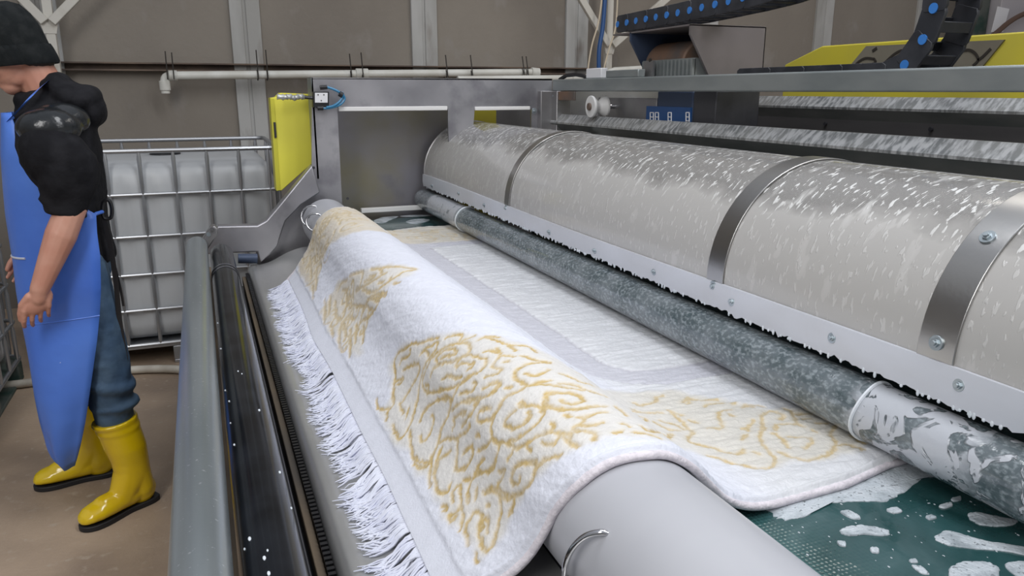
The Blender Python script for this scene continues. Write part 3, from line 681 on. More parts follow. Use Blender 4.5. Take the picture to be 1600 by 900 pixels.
# pull wheels riding the near rail (white V rollers)
for (u, v, cut) in ((938, 170, 0), (935, 214, 1)):
    p = PX(u - 4, v, 1.715); zc = 1.430 if not cut else 1.262
    t = thing('guide_wheel', (1.66, p.y, zc), 'white grooved guide wheel standing on the upper rail' if not cut else 'white grooved guide wheel half hidden under the rail', 'wheel', 'white rail wheels')
    c = Vector((1.715, p.y, zc)); R0 = .049
    rs = [(-.040, .008), (-.040, R0), (-.030, R0), (-.004, .026), (.004, .026), (.030, R0), (.040, R0), (.040, .008)]
    MB().rings([[(c.x + dx, c.y + r * cos(2 * pi * k / 36), c.z + r * sin(2 * pi * k / 36)) for k in range(36)] for dx, r in rs]).build('wheel_body', M['white'], t, bevel=.002)
    MB().tube([(c.x - .05, c.y, c.z), (c.x - .04, c.y, c.z)], .017, 16).build('axle_cap', M['motor'], t, bevel=.002)
    MB().tube([(c.x + .03, c.y, c.z), (c.x + .09, c.y, c.z)], .010, 12).build('axle', M['chrome'], t)
MB().box((1.80, PX(950, 175, 1.8).y - .42, 1.36), (1.81, PX(950, 175, 1.8).y + .1, 1.47)).build('wheel_bracket', M['steel_soft'], m_, bevel=.003)

# yellow far cover with the logo plate
yf = [tuple(PX(u, v, 2.75)[1:]) for u, v in ((1226, 101), (1284, 72), (1600, 57))]
s = (yf[2][1] - yf[1][1]) / (yf[2][0] - yf[1][0])
poly = [(yf[0][0], 1.0), (yf[0][0], yf[0][1]), yf[1], (Y0, yf[1][1]), (Y0, 1.0)]
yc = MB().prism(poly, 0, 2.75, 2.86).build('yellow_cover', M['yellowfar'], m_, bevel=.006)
lp = [tuple(PX(u, v, 2.745)[1:]) for u, v in ((1326, 106), (1354, 72), (1570, 62), (1533, 107))]
lg = MB().prism(lp, 0, 2.742, 2.75).build('logo_plate', M['logo'], yc, smooth=False)
def stroke(px, wd, name='lettering'):
    pts = [tuple(PX(u, v, 2.74)) for u, v in px]; pts = catmull(pts, 5)
    mb = MB(); L_ = []; 
    for i, p in enumerate(pts):
        t = pts[min(i + 1, len(pts) - 1)] - pts[max(i - 1, 0)]; n_ = Vector((0, -t.z, t.y)).normalized() * wd
        L_.append([(2.742, p.y + n_.y, p.z + n_.z), (2.742, p.y - n_.y, p.z - n_.z), (2.739, p.y - n_.y, p.z - n_.z), (2.739, p.y + n_.y, p.z + n_.z)])
    mb.rings(L_).build(name, M['ink'], lg, smooth=False)
stroke([(1363, 80), (1370, 75)], .006)
stroke([(1366, 92), (1352, 91), (1341, 97), (1337, 104), (1366, 99), (1366, 92)], .005)
stroke([(1376, 104), (1398, 84), (1412, 80), (1404, 103)], .005); stroke([(1386, 97), (1408, 95)], .004)
stroke([(1416, 103), (1424, 82), (1440, 80), (1446, 90), (1440, 103)], .005)
stroke([(1500, 80), (1514, 78), (1524, 84), (1528, 94), (1520, 103)], .005); stroke([(1548, 76), (1536, 88), (1528, 94)], .005)


# ================================================================== CARRIAGE, CHAIN
t = thing('brush_carriage', (1.95, 2.8, 1.5), 'grey steel motor carriage standing on the top beam behind the wheels', 'machine carriage')
yb0 = PX(1080, 38, 1.76).y; yb1 = PX(958, 45, 1.76).y; ztop = PX(1080, 38, 1.76).z; zlow = 1.557
x1 = PY(1196, 60, yb0).x; xl = 1.76
xc = PY(1108, 115, yb0).x
MB().prism([(xl, ztop), (x1, ztop + .0), (x1, zlow), (xc, zlow), (xl, ztop - .035)], 1, yb0, yb0 + .012).build('front_cover', M['hopper'], t, smooth=False)
MB().prism([(xl, ztop), (x1, ztop), (x1, zlow), (xc, zlow), (xl, ztop - .035)], 1, yb1 - .16, yb1 - .148).build('back_cover', M['navy'], t, smooth=False)
MB().box((xl, yb0, ztop - .004), (x1, yb1, ztop + .002)).build('top_cover', M['hopper'], t, smooth=False)
MB().box((x1 - .004, yb0, zlow), (x1, yb1 - .15, ztop)).build('side_cover', M['hopper'], t, smooth=False)
cy0 = PX(1080, 80, 1.86).y; cy1 = PX(1020, 80, 1.86).y
MB().tube([(1.92, cy0 - .0, 1.60), (1.92, cy1, 1.60)], .10, 30).build('motor', M['motor'], t, bevel=.008)
mb = MB()
for k in range(14): mb.box((1.80, cy0 - .10 + k * (cy1 - cy0 + .1) / 14, 1.557), (1.815, cy0 - .10 + k * (cy1 - cy0 + .1) / 14 + .012, 1.62))
mb.box((1.812, cy0 - .10, 1.557), (1.90, cy1, 1.625)).build('cooling_fins', M['galv_beam'], t, smooth=False)
a = PX(1008, 90, 1.77); MB().box((1.765, PX(1022, 90, 1.77).y, 1.556), (1.775, a.y, 1.62)).build('mounting_plate', M['steel_soft'], t)
p = PX(1015, 94, 1.764); MB().tube([p, p + Vector((.006, 0, 0))], .008, 10).build('bolt', M['ink'], t)
ya, yb_ = PX(1082, 170, 1.80).y, PX(1026, 170, 1.80).y
MB().box((1.80, ya, 1.36), (1.98, yb_, 1.50)).build('gearbox', M['navy'], t, bevel=.008)
MB().box((1.80, PX(1118, 170, 1.80).y, 1.36), (2.0, ya - .004, 1.50)).build('gearbox_plate', M['dark'], t, bevel=.004)
bb = [PX(u, v, 1.795) for u, v in ((1010, 190), (1080, 168))]
MB().box((1.792, bb[1].y, 1.375), (1.80, bb[0].y, bb[1].z)).build('blue_plate', M['bluebox'], t, smooth=False)
for u0 in (1016, 1024, 1044, 1072):
    for (du, v0, v1) in ((0, 176, 190), (5, 176, 190)):
        a = PX(u0 + du, v0, 1.791); b = PX(u0 + du, v1, 1.791); MB().tube([a, b], .0028, 5).build('white_mark', M['paper'], t)
    for v in (176, 183, 189): MB().tube([PX(u0, v, 1.791), PX(u0 + 5, v, 1.791)], .0024, 5).build('white_mark', M['paper'], t)

# small control boxes on the beam near the truss
for (u0, u1, v0, v1, m, lab) in ((920, 944, 106, 121, 'paper', 'small white box on the beam under the hanging cords'), (951, 1002, 108, 121, 'galv_beam', 'small dark grey box on the beam beside the white box')):
    a = PX(u0, v1, 1.73); b = PX(u1, v0, 1.73)
    o = MB().box((1.715, b.y, 1.557), (1.75, a.y, b.z)).build('control_box', M[m], None, bevel=.003); tag(o, lab, 'box')
t = thing('cable_clamp', (1.73, 3.5, 1.556), 'black arched cable clamp on the corner of the steel frame', 'clamp')
MB().tube([(1.73, PX(u, 120, 1.73).y, z) for u, z in ((875, 1.556), (885, 1.575), (900, 1.578), (912, 1.57), (918, 1.556))], .010, 8).build('clamp_arch', M['black'], t)

def chain(name, path, wx, h, label, dots=True):
    """path: list of (y,z) centreline at X=wx[0]..wx[1]"""
    t = thing(name, (wx[0], path[0][0], path[0][1]), label, 'cable chain', 'black cable chains above the machine')
    P_ = [Vector((0, a, b)) for a, b in path]
    # resample to equal links
    D = [0]
    for i in range(1, len(P_)): D.append(D[-1] + (P_[i] - P_[i - 1]).length)
    LK = .080; n = int(D[-1] / LK); pts = []
    for k in range(n + 1):
        s = k * LK; i = max(j for j in range(len(D)) if D[j] <= s + 1e-9); i = min(i, len(P_) - 2)
        pts.append(P_[i].lerp(P_[i + 1], (s - D[i]) / (D[i + 1] - D[i])))
    for k in range(n):
        a, b = pts[k], pts[k + 1]; d = (b - a).normalized(); u = Vector((0, -d.z, d.y)); hh = h / 2
        a2 = a - d * .010; b2 = b + d * .008
        def plate(x0, x1):
            q = [a2 - u * hh * .8, a2 + d * .012 - u * hh, b2 - d * .012 - u * hh, b2 - u * hh * .8, b2 + u * hh * .8, b2 - d * .012 + u * hh, a2 + d * .012 + u * hh, a2 + u * hh * .8]
            return [(x0, p.y, p.z) for p in q], [(x1, p.y, p.z) for p in q]
        mb = MB(); off = .0022 * (k % 2)
        for x0, x1 in ((wx[0] + off, wx[0] + .010 + off), (wx[1] - .010 - off, wx[1] - off)):
            r0, r1 = plate(x0, x1); mb.rings([r0, r1])
        for sg in (-1, 1):
            c = (a + b) / 2 + u * hh * .86 * sg
            q = [c - d * .014 - u * .003, c + d * .014 - u * .003, c + d * .014 + u * .003, c - d * .014 + u * .003]
            mb.rings([[(wx[0] + .004, p.y, p.z) for p in q], [(wx[1] - .004, p.y, p.z) for p in q]])
        lk = mb.build('chain_link', M['chain'], t, bevel=.001, seg=1)
        if dots:
            c = a
            MB().tube([(wx[0] - .002, c.y, c.z), (wx[0] + .004, c.y, c.z)], .0135, 14).build('link_pin', M['bluepin'], lk)
    return t
zt = PX(1100, 24, 1.80).z
R0 = .118; zc = 1.6 ; top = PX(965, 38, 1.80); 
path = [(top.y, top.z)]
for c in catmull([(0, top.y, top.z), (0, 2.6, top.z + .012), (0, 2.1, top.z + .045), (0, 1.80, 1.925)], 8)[1:]: path.append((c.y, c.z))
yn = 1.70; zb_ = 1.540; zc = (1.94 + zb_) / 2; rad = (1.94 - zb_) / 2
for k in range(1, 13): a = pi / 2 - pi * k / 12; path.append((yn - rad * cos(a) * .74, zc + rad * sin(a)))
for k in range(1, 14): path.append((yn + (2.35 - yn) * k / 13, zb_))
chain('cable_chain', path, (1.80, 1.93), .074, 'black cable chain with blue pins arching above the grey carriage')
# ================================================================== WINDING DRUM (lies beside the belt, carries the carpet)
DX, DZ, DR = .513, .905, .110
dr = thing('winding_drum', (DX, 1.6, DZ), 'long smooth grey plastic drum under the carpet, wire ring at its near end', 'drum')
MB().tube([(DX, Y0 + .02, DZ), (DX, 3.62, DZ)], DR, 96).build('drum_shell', M['drum'], dr, bevel=.004)
for y in (Y0 + .02, 3.62):
    MB().tube([(DX, y - .012, DZ), (DX, y + .012, DZ)], .03, 20).build('axle', M['steel_soft'], dr)
def ring_handle(u, v, rad, tilt, base_a):
    pass
def handle(p0, p1, p2, r=.0045):
    MB().tube(catmull([p0, (Vector(p0) + Vector(p1)) / 2 + Vector((0, 0, .004)), p1, (Vector(p1) + Vector(p2)) / 2 + Vector((-.003, 0, 0)), p2], 8), r, 12).build('ring_handle', M['chrome'], dr)
def dsurf(ang, y, off=0.):  # ang from the top towards the left
    return Vector((DX - (DR + off) * sin(ang), y, DZ + (DR + off) * cos(ang)))
def arc_handle(y, a0, a1, out_, yo, r=.0045):
    pts = []
    for k in range(17):
        q = k / 16; a = a0 + (a1 - a0) * q
        pts.append(dsurf(a, y + yo * sin(pi * q), -.008 + out_ * sin(pi * q) ** .6))
    MB().tube(pts, r, 12).build('ring_handle', M['chrome'], dr)
def cyl_hit(u, v, off):
    d = ray(u, v).normalized(); r_ = DR + off; A_ = d.x ** 2 + d.z ** 2; B_ = 2 * ((CAM.x - DX) * d.x + (CAM.z - DZ) * d.z); C_ = (CAM.x - DX) ** 2 + (CAM.z - DZ) ** 2 - r_ ** 2
    D_ = B_ * B_ - 4 * A_ * C_; t_ = (-B_ - sqrt(max(D_, 0))) / (2 * A_); return CAM + d * t_
MB().tube(catmull([cyl_hit(*q) for q in ((952, 835, -.004), (938, 832, .006), (916, 837, .013), (898, 852, .017), (886, 874, .019), (882, 900, .018), (888, 926, .012), (902, 946, -.003))], 6), .0042, 12).build('ring_handle', M['chrome'], dr)
arc_handle(3.50, radians(30), radians(85), .035, .02, .004)
arc_handle(3.30, radians(38), radians(80), .040, .02, .004)
p = dsurf(radians(60), 3.46, .0005)
MB().tube([p, p + (p - Vector((DX, 3.46, DZ))).normalized() * .003], .006, 10).build('drum_bolt', M['ink'], dr)

# ================================================================== CARPET
PROF = [(.268, .775), (.30, .800), (.335, .835), (.365, .872), (.383, .915), (.395, .955), (.425, 1.0), (.466, 1.027), (.513, 1.035), (.56, 1.027), (.605, 1.000), (.645, .960), (.69, .918), (.745, .893), (.82, .884), (.95, .884), (1.1, .884), (1.3, .884)]
Q = np.array([(p.x, p.y) for p in catmull([(a, b, 0) for a, b in PROF], 12)])
SS = np.concatenate([[0], np.cumsum(np.hypot(*np.diff(Q, axis=0).T))])
SMAX = float(SS[-1])
SG = np.arange(0, SMAX, .0030)
YG = [0.]
while YG[-1] < 1.: YG.append(YG[-1] + (.00105 + .0011 * YG[-1]))
YG = np.array(YG) / YG[-1]
def ynear(s): return np.interp(s, [0, .11, .21, .28, .387, .50, .60, .74, .85, .97, SMAX], [.94, .885, .855, .832, .815, .82, .838, .856, .86, .885, .90])
def yfar(s): return np.interp(s, [0, .11, .25, .387, .50, .60, .72, .85, SMAX], [3.12, 3.18, 3.20, 3.22, 3.28, 3.36, 3.44, 3.47, 3.47]) + .004 * np.sin(s * 17)
GS, GV = np.meshgrid(SG, YG, indexing='ij')
GY = ynear(GS) + (yfar(GS) - ynear(GS)) * GV
NS, NY = GS.shape
# fractal value noise
def vnoise(x, y, seed):
    r = np.random.default_rng(seed); T = r.random((256, 256))
    xi = np.floor(x).astype(int); yi = np.floor(y).astype(int); fx = x - xi; fy = y - yi
    fx = fx * fx * (3 - 2 * fx); fy = fy * fy * (3 - 2 * fy)
    g = lambda a, b: T[a % 256, b % 256]
    return (g(xi, yi) * (1 - fx) * (1 - fy) + g(xi + 1, yi) * fx * (1 - fy) + g(xi, yi + 1) * (1 - fx) * fy + g(xi + 1, yi + 1) * fx * fy)
def fbm(x, y, s, seed, o=3):
    v = 0; a = .5
    for k in range(o): v = v + a * vnoise(x * s * 2 ** k, y * s * 2 ** k, seed + k); a *= .5
    return v / (1 - .5 ** o)
def inpoly(poly, X, Y):
    c = np.zeros(X.shape, bool); n = len(poly)
    for i in range(n):
        x0, y0 = poly[i]; x1, y1 = poly[(i + 1) % n]
        if y0 == y1: continue
        k = ((y0 > Y) != (y1 > Y)) & (X < (x1 - x0) * (Y - y0) / (y1 - y0) + x0); c ^= k
    return c
def sstep(a, b, x): t = np.clip((x - a) / (b - a), 0, 1); return t * t * (3 - 2 * t)
# warped coordinates give hand-carved, slightly wobbly outlines
WX_ = GS + (fbm(GS, GY, 90, 1) - .5) * .010; WY_ = GY + (fbm(GS, GY, 90, 5) - .5) * .010
TR="97,1556 118,1604 138,1635 151,1671 175,1675 203,1629 228,1588 245,1544 266,1509 280,1482|164,1635 178,1629 201,1589 213,1591|127,1611 147,1587 143,1576 127,1594|160,1598 180,1569 202,1523 200,1501 178,1501 154,1514 114,1517|225,1518 244,1509 259,1484 272,1471 261,1455 240,1462 221,1472 195,1477 170,1471 144,1449|229,1518 238,1504 240,1475|209,1422 226,1421 239,1411 245,1432 261,1425 280,1404 288,1383 288,1367 278,1371 264,1395 254,1412|239,1411 255,1378 273,1350 288,1334 299,1327 312,1344 315,1366 300,1394 281,1418 261,1437 242,1452 219,1457 192,1462 177,1452 175,1417|291,1453 305,1440 318,1413 305,1397|311,1389 327,1384 336,1382|334,1356 353,1357 372,1337|264,1333 286,1340 303,1306 311,1277 315,1259 304,1242 285,1247 264,1265 243,1282 222,1317 198,1366 174,1416|264,1328 277,1320 293,1283 287,1276 278,1282|227,1357 241,1344 248,1311 259,1287|323,1292 335,1286 339,1263 348,1273|235,1256 244,1243 251,1225 263,1217 271,1220 268,1233|241,1280 228,1277 212,1280 210,1306 182,1352|274,1190 284,1182 299,1169|225,1237 248,1193 269,1164 285,1154 297,1158|174,1416 189,1420 185,1441|352,1354 363,1318 370,1294 371,1250|347,1281 338,1249 324,1234 314,1224 319,1198 309,1194 293,1210|367,1296 383,1276 405,1268 405,1231|281,1184 298,1169 300,1155 284,1152 269,1163|405,1168 381,1176 362,1175 344,1169 330,1155 325,1136 331,1104 348,1093 368,1088|345,1141 354,1123 369,1123 384,1132|329,1101 316,1098 297,1107 285,1109 267,1107 253,1109|334,1095 351,1082 368,1064 383,1048 399,1032|344,1051 356,1040 376,1028 383,1012 379,990 365,986 351,996 349,1010|344,1051 328,1026 311,998|327,1015 334,993 351,971 370,962 405,966|295,1063 303,1066 302,1053 295,1058|302,1053 319,1022|359,941 375,940 394,943|372,1219 379,1199 392,1184 407,1174|336,1217 341,1211|303,1134 308,1125|343,1244 357,1224|400,1109 412,1091 421,1074 445,1073|377,1069 399,1055 412,1028 438,1020|66,1635 59,1596 73,1558 85,1543 97,1553 102,1574|61,1523 78,1548|68,1481 64,1439 66,1414 81,1412 96,1416 117,1432 138,1450 151,1457|110,1524 102,1496 104,1478|102,1453 120,1468|93,1401 74,1339 67,1297 72,1271 89,1254 96,1259|74,1314 80,1279 92,1260 106,1264 126,1271 144,1287 160,1286 182,1281 202,1281 211,1293|105,1352 104,1330 116,1321 135,1330 151,1342 151,1355|125,1391 145,1396 170,1371 187,1347 205,1304|130,1274 149,1249 164,1215 155,1195 137,1182 127,1164|165,1212 187,1189 205,1173|93,1217 107,1232 119,1231 129,1219 141,1217|156,1168 169,1158 181,1142 174,1131 158,1133 145,1136 132,1154 133,1175|171,1244 183,1240 185,1252 202,1235 218,1207 209,1214|199,1268 220,1244 238,1217 252,1182 240,1179 222,1183 193,1209|204,1137 208,1126|129,1250 112,1244 90,1221|84,1229 94,1248 96,1259|155,1099 168,1099|301,1105 284,1112 267,1107 254,1105 239,1098 226,1078 226,1059 235,1035 252,1014 273,996 292,990 310,996 327,1015 344,1047|226,1078 208,1086 185,1114|284,1063 268,1067 257,1064 260,1042 271,1024 281,1016 296,1019 297,1029|296,1065 303,1066 301,1053 294,1061|301,1054 317,1028 321,1015|259,1131 247,1154 231,1158 225,1146 236,1124 249,1108|203,1137 209,1125|249,1199 264,1170 282,1152 300,1155|240,1185 252,1182|344,1043 365,1032 380,1018 380,992 364,987 352,996 350,1011|326,1008 342,984 362,968 403,965|228,1053 218,1042 197,1046 175,1056|221,1002 234,1000 243,1002 255,985 272,972 286,964 298,953 306,937|260,977 260,965 260,957|239,1026 244,1004|313,966 309,954 302,951 305,939 321,915 311,904 311,891 314,880|307,931 299,923 289,926 280,943 281,948|346,945 353,935 341,924 329,918 338,897 344,884 338,873|353,935 370,939 393,943|340,920 354,908 369,909|335,964 339,956|254,924 265,917 277,900 286,891|214,976 226,974 239,958 252,936 249,925 239,921|158,1094 167,1098 187,1086|194,1023 203,1006|152,1102 168,1074|313,926 309,907 311,887|66,1300 71,1270 89,1254|94,1250 82,1231 71,1202|97,1225 84,1199 78,1168 90,1143 104,1151|135,1177 131,1156 144,1136 159,1134|153,1096 163,1101 179,1092|153,1096 170,1066 187,1047 202,1041|151,1094 137,1100 123,1090 114,1073|140,1072 125,1059|91,1111 99,1128 115,1127 110,1104 97,1084 81,1083 73,1092 74,1074 83,1075|70,1128 76,1119 74,1109 68,1115|98,1079 95,1064 87,1050 77,1039|77,995 81,1014 89,1031 106,1039 117,1032 119,1017 110,1006 97,983 93,954 107,947 125,957 142,971 162,987 163,1015 145,1046|109,993 116,1007 123,996 113,979|137,1018 140,1011|194,1020 203,1005 192,1003 176,1011 173,992 183,961 202,936 224,919 241,920 251,932 237,965 215,977 201,973 209,953 219,951|171,1012 155,1035|185,953 173,947 158,949|164,990 184,952|79,965 71,950|250,926 263,917|127,1123 138,1108|99,980 92,962|680,1251 681,1236 698,1243 727,1249 745,1274 761,1274|654,1212 665,1198 706,1196|727,1202 733,1189 741,1170|726,1185 724,1153 719,1123 714,1099 694,1084 681,1062 693,1046 710,1029 725,1003 743,997 757,1006|779,1230 802,1239 819,1225|805,1250 791,1219 777,1225|808,1195 829,1203 853,1193|845,1161 823,1159 802,1141 791,1113 775,1094 750,1103|829,1140 832,1128|678,1003 688,990 704,970 722,953|827,1222 851,1212|867,1187 875,1184|886,1168 899,1157|816,1082 830,1086 857,1101|780,1038 801,1053|741,1148 748,1135|824,1079 817,1066|367,870 382,874|395,894 401,886|430,969 425,932|427,892 447,885 666,1095|398,863 414,860 431,851|664,1150 673,1120 693,1114|683,1161 700,1138 709,1116|877,1163 898,1171 918,1152|887,1112 914,1127 922,1118 922,1093 908,1088|882,1109 856,1074 823,1041 801,1007 793,976 785,956 763,940 744,940 724,950 716,956|889,1071 910,1062 921,1058 940,1085 951,1107 949,1124|954,1095 983,1084|919,1059 925,1042|951,1071 962,1067|958,1046 979,1037|985,1023 948,1000 935,974 917,955 891,940 861,932 833,935 816,954 810,973|930,1026 927,1013|902,1000 893,986 864,972|874,1021 884,1012 895,1003|921,957 944,957 951,941 951,925|978,979 976,966|866,1052 885,1072|850,1039 857,1036 845,1001 836,983|816,1082 830,1085 856,1099|765,992 770,982|975,962 977,944|144,2435 171,2423 197,2359|158,2379 172,2323 181,2317|216,2340 255,2225 221,2182 203,2213|241,2157 261,2109 275,2101 261,2140|194,2222 240,2121 271,2074 302,2043|282,2169 300,2109 293,2069|307,2104 341,2040 373,1976|217,2142 225,2107 226,2076 246,2013 267,1991 293,1971 314,1966 337,1973 370,1964|267,2033 278,2006|302,1986 293,1971|297,1932 309,1910|159,2243 153,2213 186,2076 209,2052 240,1998 265,1931|218,2031 233,1985 260,1919|158,2033 177,2000 213,1951 234,1944 226,1986|181,2084 155,2077|191,2020 203,1986|112,2396 95,2309 89,2246|156,2314 123,2249 98,2220|145,2177 116,2168 106,2150|87,2506 55,2343|112,2488 72,2349|84,2187 54,2085 53,2025 68,2029|60,2230 51,2171|142,2018 115,1946|107,2100 63,1960|128,2082 96,1996|97,2175 85,2093|127,3057 84,2825|126,2864 76,2671|161,2879 133,2859|74,2748 49,2623"
NEAR=[(97, 1564), (139, 1698), (198, 1668), (253, 1545), (320, 1424), (370, 1330), (421, 1259), (452, 1140), (652, 1327), (728, 1309), (796, 1292), (863, 1207), (916, 1133), (1023, 1090), (997, 945), (946, 932), (880, 924), (817, 932), (763, 940), (709, 964), (655, 1019), (433, 838), (372, 860), (339, 873), (290, 888), (241, 908), (183, 932), (109, 947), (72, 949), (79, 992), (69, 1086), (70, 1163), (68, 1240), (68, 1335), (50, 1430), (57, 1589)]
MIDR=[(44, 2448), (150, 2486), (247, 2257), (300, 2140), (378, 1987), (350, 1913), (264, 1949), (240, 1932), (161, 1985), (120, 1961), (93, 1876), (67, 1985), (55, 2200), (53, 2422)]

gold = np.full(GS.shape, 9.)
def draw(pts, wscale=1.):
    P = [Vector((a, b, 0)) for a, b in pts]
    C = catmull(P, 4) if len(P) > 2 else P
    for i in range(len(C) - 1):
        a, b = C[i], C[i + 1]; m = .02
        s0 = np.searchsorted(SG, min(a.x, b.x) - m); s1 = np.searchsorted(SG, max(a.x, b.x) + m)
        if s1 <= s0: continue
        sl_ = slice(s0, s1)
        ym = GY[(s0 + s1) // 2 if (s0 + s1) // 2 < NS else NS - 1]
        j0 = np.searchsorted(ym, min(a.y, b.y) - .06); j1 = np.searchsorted(ym, max(a.y, b.y) + .06)
        X = WX_[sl_, j0:j1]; Y = WY_[sl_, j0:j1]
        if X.size == 0: continue
        dx, dy = b.x - a.x, b.y - a.y; L2 = dx * dx + dy * dy + 1e-12
        t = np.clip(((X - a.x) * dx + (Y - a.y) * dy) / L2, 0, 1)
        d = np.hypot(X - a.x - t * dx, Y - a.y - t * dy) / wscale
        gold[sl_, j0:j1] = np.minimum(gold[sl_, j0:j1], d)
for s in TR.split('|'):
    pts = [tuple(int(c) / 1000 for c in q.split(',')) for q in s.split()]
    # a stroke that jumps across the crest is two strokes
    run = [pts[0]]
    for a, b in zip(pts, pts[1:]):
        if hypot(a[0] - b[0], a[1] - b[1]) > .34: 
            if len(run) > 1: draw(run)
            run = []
        run.append(b)
    if len(run) > 1: draw(run, 1. if run[0][1] < 1.7 else 1.5)
# scrolls of the far, strongly foreshortened ornaments
rs_ = random.Random(5)
def scroll(cx, cy, r, turns, a0, sg, wsc=1.3):
    draw([(cx + r * (1 - k / 14) * cos(a0 + sg * k / 14 * turns * 2 * pi), cy + r * (1 - k / 14) * sin(a0 + sg * k / 14 * turns * 2 * pi)) for k in range(13)], wsc)
for k in range(30):
    scroll(rs_.uniform(.07, .42), rs_.uniform(2.72, 3.16), rs_.uniform(.03, .07), rs_.uniform(.8, 1.4), rs_.uniform(0, 6.28), rs_.choice((-1, 1)))
for k in range(40):
    scroll(rs_.uniform(.45, 1.15), rs_.uniform(3.08, 3.40), rs_.uniform(.03, .06), rs_.uniform(.8, 1.4), rs_.uniform(0, 6.28), rs_.choice((-1, 1)))
for k in range(0):
    scroll(rs_.uniform(.06, .2), rs_.uniform(1.2, 1.5), rs_.uniform(.02, .04), 1., rs_.uniform(0, 6.28), rs_.choice((-1, 1)), 1.)
for k in range(12):
    scroll(rs_.uniform(.07, .2), rs_.uniform(2.0, 2.4), rs_.uniform(.025, .05), 1.1, rs_.uniform(0, 6.28), rs_.choice((-1, 1)))
for k in range(5):
    scroll(rs_.uniform(.46, .66), rs_.uniform(1.0, 1.24), rs_.uniform(.02, .04), 1.1, rs_.uniform(0, 6.28), rs_.choice((-1, 1)), 1.)
def P_(l): return [(a / 1000, b / 1000) for a, b in l]
ex = GS + (fbm(GS, GY, 30, 21) - .5) * .03; ey = GY + (fbm(GS, GY, 30, 25) - .5) * .03
crm = np.maximum(inpoly(P_(NEAR), ex, ey), inpoly(P_(MIDR), ex, ey)).astype(float)
farL = ((ey > np.interp(ex, [0, .07, .12, .18, .25, .34, .45, .5], [2.6, 2.68, 2.77, 2.83, 2.74, 2.62, 2.58, 3.04])) & (ex > .06) & (ex < .5)) | ((ey > 3.04) & (ex > .06))
farL &= (GY < yfar(GS) - .012)
crm = np.maximum(crm, farL.astype(float))
# box blur so that the ornament ground fades softly
def blur(A, k):
    for ax in (0, 1):
        c = np.cumsum(np.pad(A, [(k + 1, k) if i == ax else (0, 0) for i in (0, 1)], mode='edge'), axis=ax)
        A = (np.take(c, range(2 * k + 1, c.shape[ax]), axis=ax) - np.take(c, range(0, c.shape[ax] - 2 * k - 1), axis=ax)) / (2 * k + 1)
    return A
crm = blur(crm, 3)
nz = fbm(GS, GY, 120, 31)
gl = np.clip(1 - sstep(.0016, .0064, gold), 0, 1)
gl *= (.45 + .8 * fbm(GS, GY, 28, 41)) * (.55 + .9 * fbm(GS, GY, 210, 43, 2))
gl = np.clip(gl, 0, 1)
halo = np.exp(-(gold / .008) ** 2)
# grey inner border line: rounded rectangle frame
bs, by = .70, 1.375; rc = .14
qx = np.maximum(bs + rc - GS, 0); qy = np.maximum(by + rc - GY, 0)
ds = np.where((qx > 0) & (qy > 0), rc - np.hypot(qx, qy), np.minimum(GS - bs, GY - by))
ds = np.minimum(ds, (3.02 - GY))
ds = ds + (fbm(GS, GY, 8, 51) - .5) * .008
band = (1 - sstep(.040, .046, np.abs(ds))) * (GS > .55)
line = np.maximum(np.exp(-((np.abs(ds) - .043) / .0032) ** 2), 0) * (GS > .55)
wet = sstep(.60, .76, GS)                       # flat part lies in water: darker, matted pile
hem = 1 - sstep(.040, .050, GS + (fbm(GS, GY, 40, 61) - .5) * .006)
C0 = np.array([.70, .715, .79]); CC = np.array([.69, .67, .64]); CG = np.array([.50, .355, .125]); CB = np.array([.545, .545, .60]); CW = np.array([.63, .635, .645]); CL = np.array([.40, .39, .43])
def mixc(A, B, f): return A * (1 - f[..., None]) + B * f[..., None]
colr = np.broadcast_to(C0, GS.shape + (3,)).copy()
colr = mixc(colr, CC, np.clip(crm * .95, 0, 1))
far = sstep(1.9, 2.9, GY)
colr = mixc(colr, np.array([.62, .52, .37]), np.clip(crm * far * .55 * (.6 + .8 * fbm(GS, GY, 14, 71)), 0, 1))
colr = mixc(colr, CW, wet * (1 - crm) * .8)
colr = mixc(colr, np.array([.60, .575, .52]), wet * crm * .75)
colr = mixc(colr, CB, band * .9)
colr = mixc(colr, CL, line * .55)
ing = np.clip(crm * 1.5 + .15, 0, 1)
colr = mixc(colr, np.array([.64, .56, .42]), halo * .40 * ing)
colr = mixc(colr, CG * (.8 + .5 * nz[..., None]), np.clip(gl * (.88 - .45 * sstep(1.6, 2.6, GY)) * (1 - .25 * wet), 0, 1))
colr = mixc(colr, np.array([.67, .685, .76]), hem)
colr *= (.95 + .10 * fbm(GS, GY, 60, 81))[..., None]
# pile height: tufts, carved channels, matted streaks in the wet part
ca = cos(.5); sa = sin(.5)
st1 = fbm(GS * 55 + GY * 26, GY * 14 - GS * 6, 1.0, 91, 3); st2 = fbm(GS * 16, GY * 70, 1.0, 95, 3)
hgt = .0010 * (nz - .5) + .0022 * (fbm(GS, GY, 230, 35, 2) - .5) + .0040 * (st1 - .5) * (1 - wet) * (1 - .7 * crm) + .0075 * (st2 - .5) * wet
hgt -= .0020 * np.clip(1.2 * gl + .3 * halo, 0, 1) * (1 - .4 * wet)
hgt -= .002 * band; hgt -= .003 * line
hgt *= (1 - hem * .9)
hgt -= hem * .003
# edges roll down a little
edge = np.minimum(GY - ynear(GS), yfar(GS) - GY)
hgt -= .010 * (1 - sstep(0, .012, edge))
hgt -= .0025 * np.exp(-((edge - .016) / .003) ** 2)
# gentle rolls of the whole cloth
roll = .0025 * (fbm(GS * .5, GY, 5, 99, 2) - .5)
